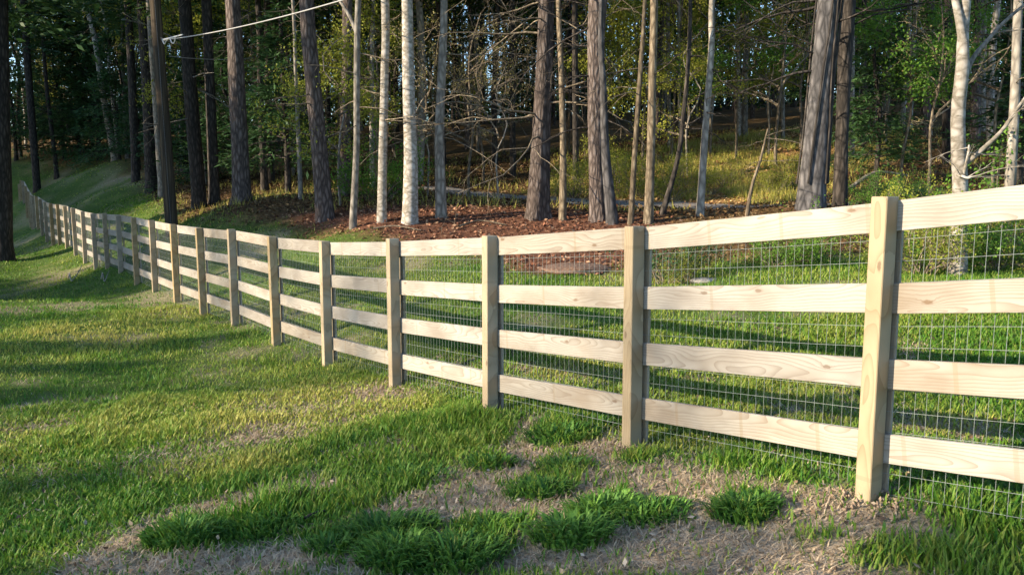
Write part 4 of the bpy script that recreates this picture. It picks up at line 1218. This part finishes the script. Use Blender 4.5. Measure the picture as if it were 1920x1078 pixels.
def bg_tree(x, y, kind, s, var=0):
    z = gz(x, y) - 0.05
    root = empty(NAMES[kind], (x, y, z), tr.random() * 6.28, s)
    if kind in PROTO:
        tm, bm_, H, r = PROTO[kind]
        mobj('trunk', tm, root)
        b = mobj('twigs', bm_, root); b['kind'] = 'stuff'
        cr = {'pine': 'pine_a', 'pine2': 'pine_b', 'grey': 'tall_leaf', 'slim': 'tall_spring', 'pale': 'tall_spring'}[kind]
        ztop = {'pine_a': 20, 'pine_b': 18, 'tall_leaf': 15, 'tall_spring': 14}[cr]
        c = mobj('crown', CR[cr], root); k = H / ztop; c.scale = (k, k, k); c.location = (0, 0, 0.3)
        c.rotation_euler = (0, 0, tr.random() * 6)
        if cr in LB:
            l2 = mobj('limbs', LB[cr], root); l2.scale = c.scale; l2.rotation_euler = c.rotation_euler; l2['kind'] = 'stuff'
    elif kind == 'hem':
        mobj('trunk', UT[2], root)
        b = mobj('twigs', HEM_BR[var % 2], root); b['kind'] = 'stuff'
        mobj('crown', CR['hem_a' if var % 2 == 0 else 'hem_b'], root)
    else:
        cr = {'leafy': ['spring_a', 'spring_b', 'green_a'][var % 3], 'twiggy': 'bud_a'}[kind]
        mobj('trunk', UT[var % 2], root)
        b = mobj('twigs', LB[cr], root); b['kind'] = 'stuff'
        mobj('crown', CR[cr], root)
    root['group'] = {'hem': 'hemlocks in the wood', 'leafy': 'leafy young trees in the wood', 'twiggy': 'twiggy young trees in the wood'}.get(kind, 'trunks deep in the wood')
    root['category'] = 'tree'
    BG.append((to_uv((x, y, z + 1.0))[0], kind, root))
    return root
# dense stand on the slope and beyond
n = 0
for k in range(2600):
    d = 25 + 50 * tr.random() ** 0.8
    x = d * tr.uniform(-0.72, 0.72); y = d
    gold = inpoly(np.array([x]), np.array([y]), GOLD)[0]
    qq = x * -math.cos(SUN_AZ) + y * math.sin(SUN_AZ)
    if x < 6 and d < 42 and 18 < qq < 32 and tr.random() < .8: continue
    if gold and tr.random() < 0.72: continue
    if not try_place(x, y, 1.5 if d > 38 else 1.9): continue
    left = x < -0.42 * d
    w = [('pine', 26), ('pine2', 18), ('grey', 12), ('slim', 24), ('pale', 14), ('hem', 26 if left else 14), ('leafy', 5 if left else 18), ('twiggy', 7)]
    kd = tr.choices([a for a, _ in w], [b for _, b in w])[0]
    if gold and kd == 'hem': kd = 'slim'
    sc = tr.uniform(0.8, 1.25)
    bg_tree(x, y, kd, sc, tr.randrange(6))
    n += 1
    if n >= 255: break
# understory trees the photograph shows at the wood's edge
for (u, v, kind, var, s) in [(640, 385, 'leafy', 1, .9), (598, 378, 'leafy', 1, .95), (700, 350, 'leafy', 0, 1.0), (800, 370, 'twiggy', 1, .8), (880, 372, 'twiggy', 0, .8), (935, 376, 'twiggy', 1, .7),
                             (905, 345, 'twiggy', 0, .9),  (1290, 330, 'leafy', 1, 1.0),
                             (1380, 300, 'leafy', 2, .9), (1440, 290, 'leafy', 0, .9), (1205, 318, 'leafy', 0, 1.0), (1260, 300, 'leafy', 0, 1.1), (1330, 290, 'leafy', 0, 1.1), (1500, 280, 'leafy', 0, 1.0), (1110, 330, 'leafy', 0, 1.0), (1660, 270, 'leafy', 2, 1.2), (1640, 350, 'hem', 1, .8), (1690, 355, 'leafy', 2, .9),
                             (1740, 365, 'twiggy', 0, .8), (1860, 350, 'leafy', 2, .9), (1910, 345, 'hem', 1, .9), (262, 318, 'hem', 1, .85), (225, 300, 'hem', 0, .9), (150, 299, 'hem', 0, 1.1), (120, 298, 'hem', 0, 1.2), (185, 298, 'hem', 1, 1.3), (30, 300, 'hem', 0, 1.2),
                             (400, 345, 'hem', 0, .9), (440, 352, 'hem', 1, .9), (350, 340, 'hem', 0, .8)]:
    p = G(u, v, 12)
    placed.append((p.x, p.y))
    bg_tree(p.x, p.y, kind, s, var)
# labels: kind plus the rank between two landmarks of the wood's edge
lms = [(-400, None)] + EDGE + [(2400, None)]
buckets = {}
for u, kind, root in BG:
    i = max(k for k in range(len(lms)) if lms[k][0] <= max(u, -399))
    i = min(i, len(lms) - 2)
    buckets.setdefault((i, kind), []).append((u, root))
for (i, kind), items in buckets.items():
    a, b = lms[i][1], lms[i + 1][1]
    if a and b: where = 'between %s and %s' % (a, b)
    elif b: where = 'in the wood left of %s' % b
    else: where = 'in the wood right of %s' % a
    items.sort(key=lambda t: t[0])
    for k, (u, root) in enumerate(items):
        if len(items) == 1: root['label'] = 'lone %s seen %s' % (KIND[kind], where)
        else: root['label'] = '%s %s from left %s' % (ORD[min(k, 28)], KIND[kind], where)

# ------------------------------------------------------------------ the distant wood that closes the view
rgd = np.random.default_rng(77)
dm = MB()
for k in range(330):
    d = rgd.uniform(78, 125); x = d * rgd.uniform(-0.85, 0.85)
    z = gz(x, d); H = rgd.uniform(14, 22)
    dm.tube([(x, d, z - .5), (x + rgd.normal() * .3, d, z + H * .5), (x + rgd.normal() * .5, d, z + H)], [rgd.uniform(.14, .26), .14, .04], 5)
far_wood_trunks = mobj('distant_wood', dm.mesh('distant_wood', M['dark_bark']))
tag(far_wood_trunks, 'far-off mass of dark tree trunks closing the view through the wood', 'wood', kind='stuff')
dl = MB()
nc = 3200
cx_ = rgd.uniform(62, 125, nc); xx = cx_ * rgd.uniform(-.85, .85, nc); zz = hgt(xx, cx_) + 0.3 + 16 * rgd.random(nc) ** 1.6
per = 55
c = np.repeat(np.stack([xx, cx_, zz], -1), per, 0) + rgd.normal(size=(nc * per, 3)) * np.array([1.5, 1.5, .8])
dl.leaves(c, rgd.normal(size=c.shape), rgd.normal(size=c.shape) + np.array([0, 0, 1.]), rgd.uniform(.3, .65, len(c)), rgd.uniform(.14, .3, len(c)))
tag(mobj('distant_foliage', dl.mesh('distant_foliage', M['needles'])), 'far-off mass of dark evergreen foliage behind the trunks', 'foliage', kind='stuff')

# ------------------------------------------------------------------ bushes
def bush_mesh(seed, R, H, nl, size, mat):
    rg = np.random.default_rng(seed)
    tb = MB(); tips = []
    for k in range(16):
        a = rg.random() * 6.283; r = rg.random() * R * .35
        limb(tb, (math.cos(a) * r, math.sin(a) * r, -0.05), a + rg.normal() * .5, rg.uniform(.5, 1.35), H * rg.uniform(.7, 1.25), .011 * H + .003, rg, 2, .1, 4, tips, 4)
    T = np.array([t[0] for t in tips]); T = T[T[:, 2] > .05]
    sel = rg.integers(0, len(T), nl)
    kc = rg.random(len(T)) < .8
    sel = sel[kc[sel]]
    c = T[sel] + rg.normal(size=(len(sel), 3)) * .085 * H
    c[:, 2] = np.abs(c[:, 2])
    dd = rg.normal(size=(len(sel), 3)); nn = rg.normal(size=(len(sel), 3)); nn[:, 2] += 1
    L = rg.uniform(.6, 1.35, len(sel)) * size
    lm_ = MB(); lm_.leaves(c, dd, nn, L, L * .6)
    return lm_.mesh('foliage', mat), tb.mesh('stems', M['twig'])
BUSH = {'spring': [bush_mesh(61, .9, 1.4, 3600, .06, M['spring']), bush_mesh(62, .8, 1.1, 3000, .055, M['spring'])],
        'green': [bush_mesh(63, .8, 1.1, 4200, .06, M['green_leaf']), bush_mesh(64, .7, .9, 3600, .055, M['green_leaf'])],
        'dark': [bush_mesh(65, .7, .9, 4200, .05, M['hemlock'])]}
def bush(u, v, kind, s, label, var=0, grp='bushes at the edge of the wood', nm='bush'):
    p = G(u, v, 8)
    root = empty(nm, p, (u * 1.3) % 6.28, s)
    f, st = BUSH[kind][var % len(BUSH[kind])]
    mobj('foliage', f, root); q = mobj('stems', st, root); q['kind'] = 'stuff'
    tag(root, label, 'bush', grp)
    placed.append((p.x, p.y))
bush(708, 378, 'green', 1.15, 'bright green bush low between the slim forked tree and stout pale trunk')
bush(735, 372, 'green', .9, 'smaller green bush touching the stout pale trunk from behind', 1)
bush(1250, 532, 'dark', .75, 'dark green bush behind the mesh just right of the second post')
bush(1292, 532, 'spring', .35, 'small yellowish bush beside the dark one behind the mesh', 1)
bush(1728, 512, 'spring', .6, 'yellow-green bush behind the mesh left of the white-barked tree')
bush(1765, 506, 'green', .6, 'green bush at the left foot of the white-barked tree')
bush(1832, 500, 'spring', .6, 'yellowish bush between the white-barked tree and the right-edge trunk', 1)
bush(1862, 506, 'green', .6, 'green bush before the right-edge trunk', 1)
bush(1912, 500, 'green', .65, 'green bush at the right picture edge behind the mesh')
bush(1862, 470, 'green', 1.05, 'tall vivid green bush right of the white-barked tree above the rail')
bush(1700, 470, 'spring', .6, 'low pale bush just right of the nearest post behind the mesh')
bush(1510, 490, 'green', .5, 'low green bush on the bank left of the nearest post behind mesh')
bush(1450, 500, 'green', .5, 'low leafy clump on the grassy bank in the second bay', 1)
SP = [(1075, 372, 1.0), (1098, 362, 1.2), (1165, 366, 1.2), (1140, 352, 1.4), (1190, 350, 1.3), (1205, 372, .9), (1240, 362, 1.2), (1262, 376, .9), (1285, 366, 1.0), (1275, 340, 1.2), (1330, 366, .9), (1360, 350, .9), (1110, 335, 1.3), (1450, 366, .8), (1480, 352, .8)]
for k, (u, v, s_) in enumerate(sorted(SP)):
    bush(u, v, 'spring', s_ * .62, '%s yellow-green bush from left on the sunlit slope behind the track' % ORD[k], k, 'yellow-green bushes on the sunlit slope')
for k, (u, v, s_) in enumerate([(1640, 392, .45), (1672, 385, .5), (1715, 380, .5), (1745, 392, .45), (1620, 372, .5)]):
    bush(u, v, 'dark' if k % 2 else 'green', s_, '%s low shaded bush between the vine-wrapped trunk and the white-barked tree' % ORD[[1, 2, 3, 4, 0][k]], k, 'low shaded bushes behind the nearest post')

# ------------------------------------------------------------------ leaf litter and undergrowth
_tp = np.array([tuple(TRACK_PTS[i].lerp(TRACK_PTS[i + 1], k / 12)) for i in range(len(TRACK_PTS) - 1) for k in range(12)])
def off_track(x, y, w):
    return np.min((x[:, None] - _tp[None, :, 0]) ** 2 + (y[:, None] - _tp[None, :, 1]) ** 2, axis=1) > w * w
lg = np.random.default_rng(5)
n = 200000
r = np.sqrt(lg.random(n) * (40 ** 2 - 10 ** 2) + 10 ** 2); th = (lg.random(n) * 2 - 1) * .66
x = r * np.sin(th); y = r * np.cos(th)
Lz, Dz, Mz, Gz_, gg = zones(x, y)
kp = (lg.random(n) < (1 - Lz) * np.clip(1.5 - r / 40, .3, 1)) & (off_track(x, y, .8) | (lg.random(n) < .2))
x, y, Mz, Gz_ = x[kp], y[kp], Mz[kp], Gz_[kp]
n = len(x)
pal = np.array([[.24, .13, .055], [.16, .075, .04], [.33, .21, .09], [.10, .055, .03], [.38, .27, .14]])
mpal = np.array([[.20, .085, .05], [.12, .05, .032], [.28, .14, .085], [.07, .033, .022], [.33, .20, .12]])
ci = lg.integers(0, 5, n)
col = np.where((lg.random(n) < Mz)[:, None], mpal[ci], pal[ci] * (.5 + .9 * Gz_)[:, None]) * lg.uniform(.7, 1.3, (n, 1))  # litter painted lighter where the slope is sunlit, darker elsewhere in the wood
dd = lg.normal(size=(n, 3)); dd[:, 2] *= .35
nn = lg.normal(size=(n, 3)) * .5; nn[:, 2] += 1
sz = lg.uniform(.04, .10, n) * (0.6 + np.hypot(x, y) / 40)
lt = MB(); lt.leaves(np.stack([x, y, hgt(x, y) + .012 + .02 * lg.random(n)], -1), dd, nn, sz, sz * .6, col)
n = 9000
r = np.sqrt(lg.random(n) * (8.5 ** 2 - 2.3 ** 2) + 2.3 ** 2); th = (lg.random(n) * 2 - 1) * .8
x = r * np.sin(th); y = r * np.cos(th)
Lz, Dz, Mz, Gz_, gg = zones(x, y)
kp = lg.random(n) < .15 + .85 * Dz
x, y = x[kp], y[kp]; n = len(x)
dd = lg.normal(size=(n, 3)); dd[:, 2] *= .4
nn = lg.normal(size=(n, 3)) * .6; nn[:, 2] += 1
sz = lg.uniform(.012, .045, n)
tpal = np.array([[.20, .13, .08], [.11, .075, .05], [.34, .27, .19], [.07, .05, .035], [.45, .38, .29]])
lt.leaves(np.stack([x, y, hill_z(x, y) + .006 + .02 * lg.random(n)], -1), dd, nn, sz, sz * .55, tpal[lg.integers(0, 5, n)])
tag(mobj('leaf_litter', lt.mesh('leaf_litter', M['litter'])), 'brown and reddish fallen leaves strewn over the forest floor', 'leaf litter', kind='stuff')
n = 190000
r = np.sqrt(lg.random(n) * (40 ** 2 - 18 ** 2) + 18 ** 2); th = (lg.random(n) * 2 - 1) * .6
x = r * np.sin(th); y = r * np.cos(th)
Lz, Dz, Mz, Gz_, gg = zones(x, y)
kp = lg.random(n) < np.maximum(Gz_, .12) * (1 - Lz) * (1 - Mz) * (fbm(x * .7, y * .7) > .45) * off_track(x, y, 1.3)
x, y = x[kp], y[kp]; n = len(x)
um = MB()
t = lg.random((n, 1)); col = np.array([.22, .26, .04]) * (1 - t) + np.array([.50, .42, .12]) * t
save = rng; rng = lg
blades(um, x, y, hgt(x, y), lg.uniform(.06, .30, n), lg.uniform(.014, .036, n), lg.uniform(.03, .18, n), col, False)
rng = save
tag(mobj('undergrowth', um.mesh('undergrowth', M['grass'])), 'straggly yellow-green undergrowth covering the sunlit slope', 'undergrowth', kind='stuff')

# ------------------------------------------------------------------ small things on the ground
def blob(name, u, v, rx, ry, rz, mat, label, cat, sink=.3, seed=1, res=(18, 10), dmin=5):
    p = G(u, v, dmin)
    m = MB(); rows = []
    nu, nv = res
    for j in range(nv + 1):
        ph = math.pi * j / nv
        for i in range(nu):
            a = 2 * math.pi * i / nu
            k = 1 + .5 * (float(fbm(math.cos(a) * 2 + seed * 9 + 5, math.sin(a) * 2 + ph * 2 + 5)) - .5)
            rows.append((rx * k * math.sin(ph) * math.cos(a), ry * k * math.sin(ph) * math.sin(a), rz * k * math.cos(ph) + rz * (1 - 2 * sink)))
    q = [(j * nu + i, (j + 1) * nu + i, (j + 1) * nu + (i + 1) % nu, j * nu + (i + 1) % nu) for j in range(nv) for i in range(nu)]
    m.add(rows, q)
    return tag(mobj(name, m.mesh(name, M[mat], True), None, p), label, cat)
blob('dirt_mound', 1078, 504, .6, .5, .085, 'soil', 'low reddish dirt mound behind the mesh left of the second post', 'dirt mound', .5, 2)
blob('flat_stone', 1322, 528, .2, .16, .05, 'stone', 'flat pale stone behind the mesh beside the small yellowish bush', 'stone', .4, 4)
def clods(u, v, rad, n, label):
    p = G(u, v, 2.5); m = MB(); rg = np.random.default_rng(int(u))
    for k in range(n):
        a = rg.random() * 6.283; r_ = rad * rg.random() ** .6; sz_ = rg.uniform(.003, .014)
        x_, y_ = r_ * math.cos(a), r_ * math.sin(a)
        z_ = float(hill_z(np.array([p.x + x_]), np.array([p.y + y_]))[0]) - p.z + .03 * max(0, 1 - r_ / rad)
        o6 = np.array([(1, 0, 0), (-1, 0, 0), (0, 1, 0), (0, -1, 0), (0, 0, 1), (0, 0, -1)], float) * rg.uniform(.6, 1.3, (6, 1)) * sz_
        m.add(o6 + np.array([x_, y_, z_ + sz_ * .3]), None, [(0, 2, 4), (2, 1, 4), (1, 3, 4), (3, 0, 4), (2, 0, 5), (1, 2, 5), (3, 1, 5), (0, 3, 5)])
    o = mobj('loose_soil', m.mesh('loose_soil', M['clay']), None, p)
    tag(o, label, 'soil', kind='stuff')
clods(1636, 940, .20, 170, 'crumbled brown soil around the foot of the nearest post')
clods(1186, 842, .16, 110, 'crumbled brown soil around the foot of the second post')
clods(920, 776, .15, 80, 'crumbled brown soil around the foot of the third post')
def stick(name, pxs, r, mat, label, lift=.02, dmin=3):
    pts = [G(u, v, dmin) + V((0, 0, lift + h)) for u, v, h in pxs]
    m = MB(); b = pts[0]
    sp = smooth_path([np.array(q - b) for q in pts], 16)
    m.tube(sp, np.linspace(r, r * .5, 16), 6)
    return tag(mobj(name, m.mesh(name, M[mat], True), None, b), label, 'stick')
stick('bent_stick', [(128, 524, 0), (131, 524, .16), (134, 530, .02), (143, 527, .10), (155, 514, .22)], .018, 'pale_bark', 'hooked pale stick lying on the far lawn, the left one')
stick('bent_stick', [(190, 525, 0), (193, 525, .15), (196, 531, .02), (201, 527, .10), (206, 521, .16)], .016, 'pale_bark', 'short hooked pale stick on the far lawn, the right one')
stick('fallen_stick', [(572, 978, 0), (590, 971, .01), (612, 963, 0)], .010, 'dark_bark', 'short dark stick at the edge of the long green grass strip')
stick('fallen_branch', [(1455, 486, .02), (1490, 474, .05), (1530, 462, .03)], .03, 'twig', 'fallen branch on the bank behind the mesh left of nearest post')
stick('fallen_branch', [(700, 432, .02), (740, 430, .05), (790, 436, .03)], .02, 'twig', 'thin fallen branch on the red mulch below the white trunks')
stick('fallen_branch', [(860, 428, .02), (900, 420, .05), (950, 426, .03)], .022, 'twig', 'fallen branch on the red mulch left of the tall rough pine')
stick('fallen_branch', [(1590, 360, .05), (1640, 352, .4), (1700, 344, .2)], .06, 'grey_bark', 'long fallen limb on the slope right of the dark smooth trunk', .02, 14)
stick('fallen_branch', [(470, 305, .05), (510, 300, .2), (560, 312, .1)], .07, 'grey_bark', 'fallen limb on the lit red bank deep in the wood', .02, 20)

# ------------------------------------------------------------------ trees on the sun's side of the lawn (they cast the long shadows)
SHN = {}
def shade(x, y, kind, s, var=0):
    o = bg_tree(x, y, kind, s, var)
    BG.pop()
    SHN[kind] = SHN.get(kind, 0) + 1
    o['label'] = '%s %s of the row outside the picture on the sunny lawn side' % (ORD[SHN[kind] - 1], KIND[kind])
    o['group'] = 'trees on the sunny side of the lawn'
sd = V((math.sin(SUN_AZ), math.cos(SUN_AZ), 0)); sn = V((-sd.y, sd.x, 0))
def at_sun(q, t):
    """q across the sunlight, t metres towards the sun"""
    p = sn * q - sd * t
    return p.x, p.y

SUNNY = [(0.5, 29, 'slim', .95), (4.6, 31, 'slim', 1.0), (9.2, 28, 'slim', .95), (13.6, 30, 'slim', 1.0), (-3.0, 30, 'slim', .9), (22.6, 9, 'grey', .5), (22.0, 13, 'grey', .55), (23.2, 12, 'grey', .52), (20.7, 11, 'grey', .5), (19.3, 9.5, 'grey', .47),
         (19.7, 27, 'pine', .95), (20.8, 24, 'hem', 1.45), (21.8, 27, 'hem', 1.5), (22.8, 24, 'hem', 1.4), (21.2, 31, 'pine', .85)]
for k in range(24):
    SUNNY.append((33.5 + k * 0.95, 30 + (k * 7) % 17, ('pine', 'pine2', 'pine')[k % 3], 1.2 + .05 * (k % 3)))
for q, t, kind, s in SUNNY:
    x, y = at_sun(q, t)
    shade(x, y, kind, s, 0)
def shade_to(u, v, t, extra=0.0, dq=0.0):
    """young conifer whose shadow tip falls on the lawn at a photo pixel"""
    p = G(u, v); q = p.x * sn.x + p.y * sn.y + dq; tp = p.x * sd.x + p.y * sd.y
    x, y = at_sun(q, t)
    top = p.z + (tp + t) * math.tan(SUN_EL) + extra
    shade(x, y, 'hem', max(.5, (top - gz(x, y)) / 8.3), 0)
for u, v, t in [(1750, 1025, 21), (1300, 1035, 20), (760, 1010, 24), (120, 920, 22), (-100, 880, 25),
                (420, 640, 24), (250, 690, 22), (60, 740, 26), (90, 545, 25), (210, 560, 22), (-60, 560, 28)]:
    shade_to(u, v, t)
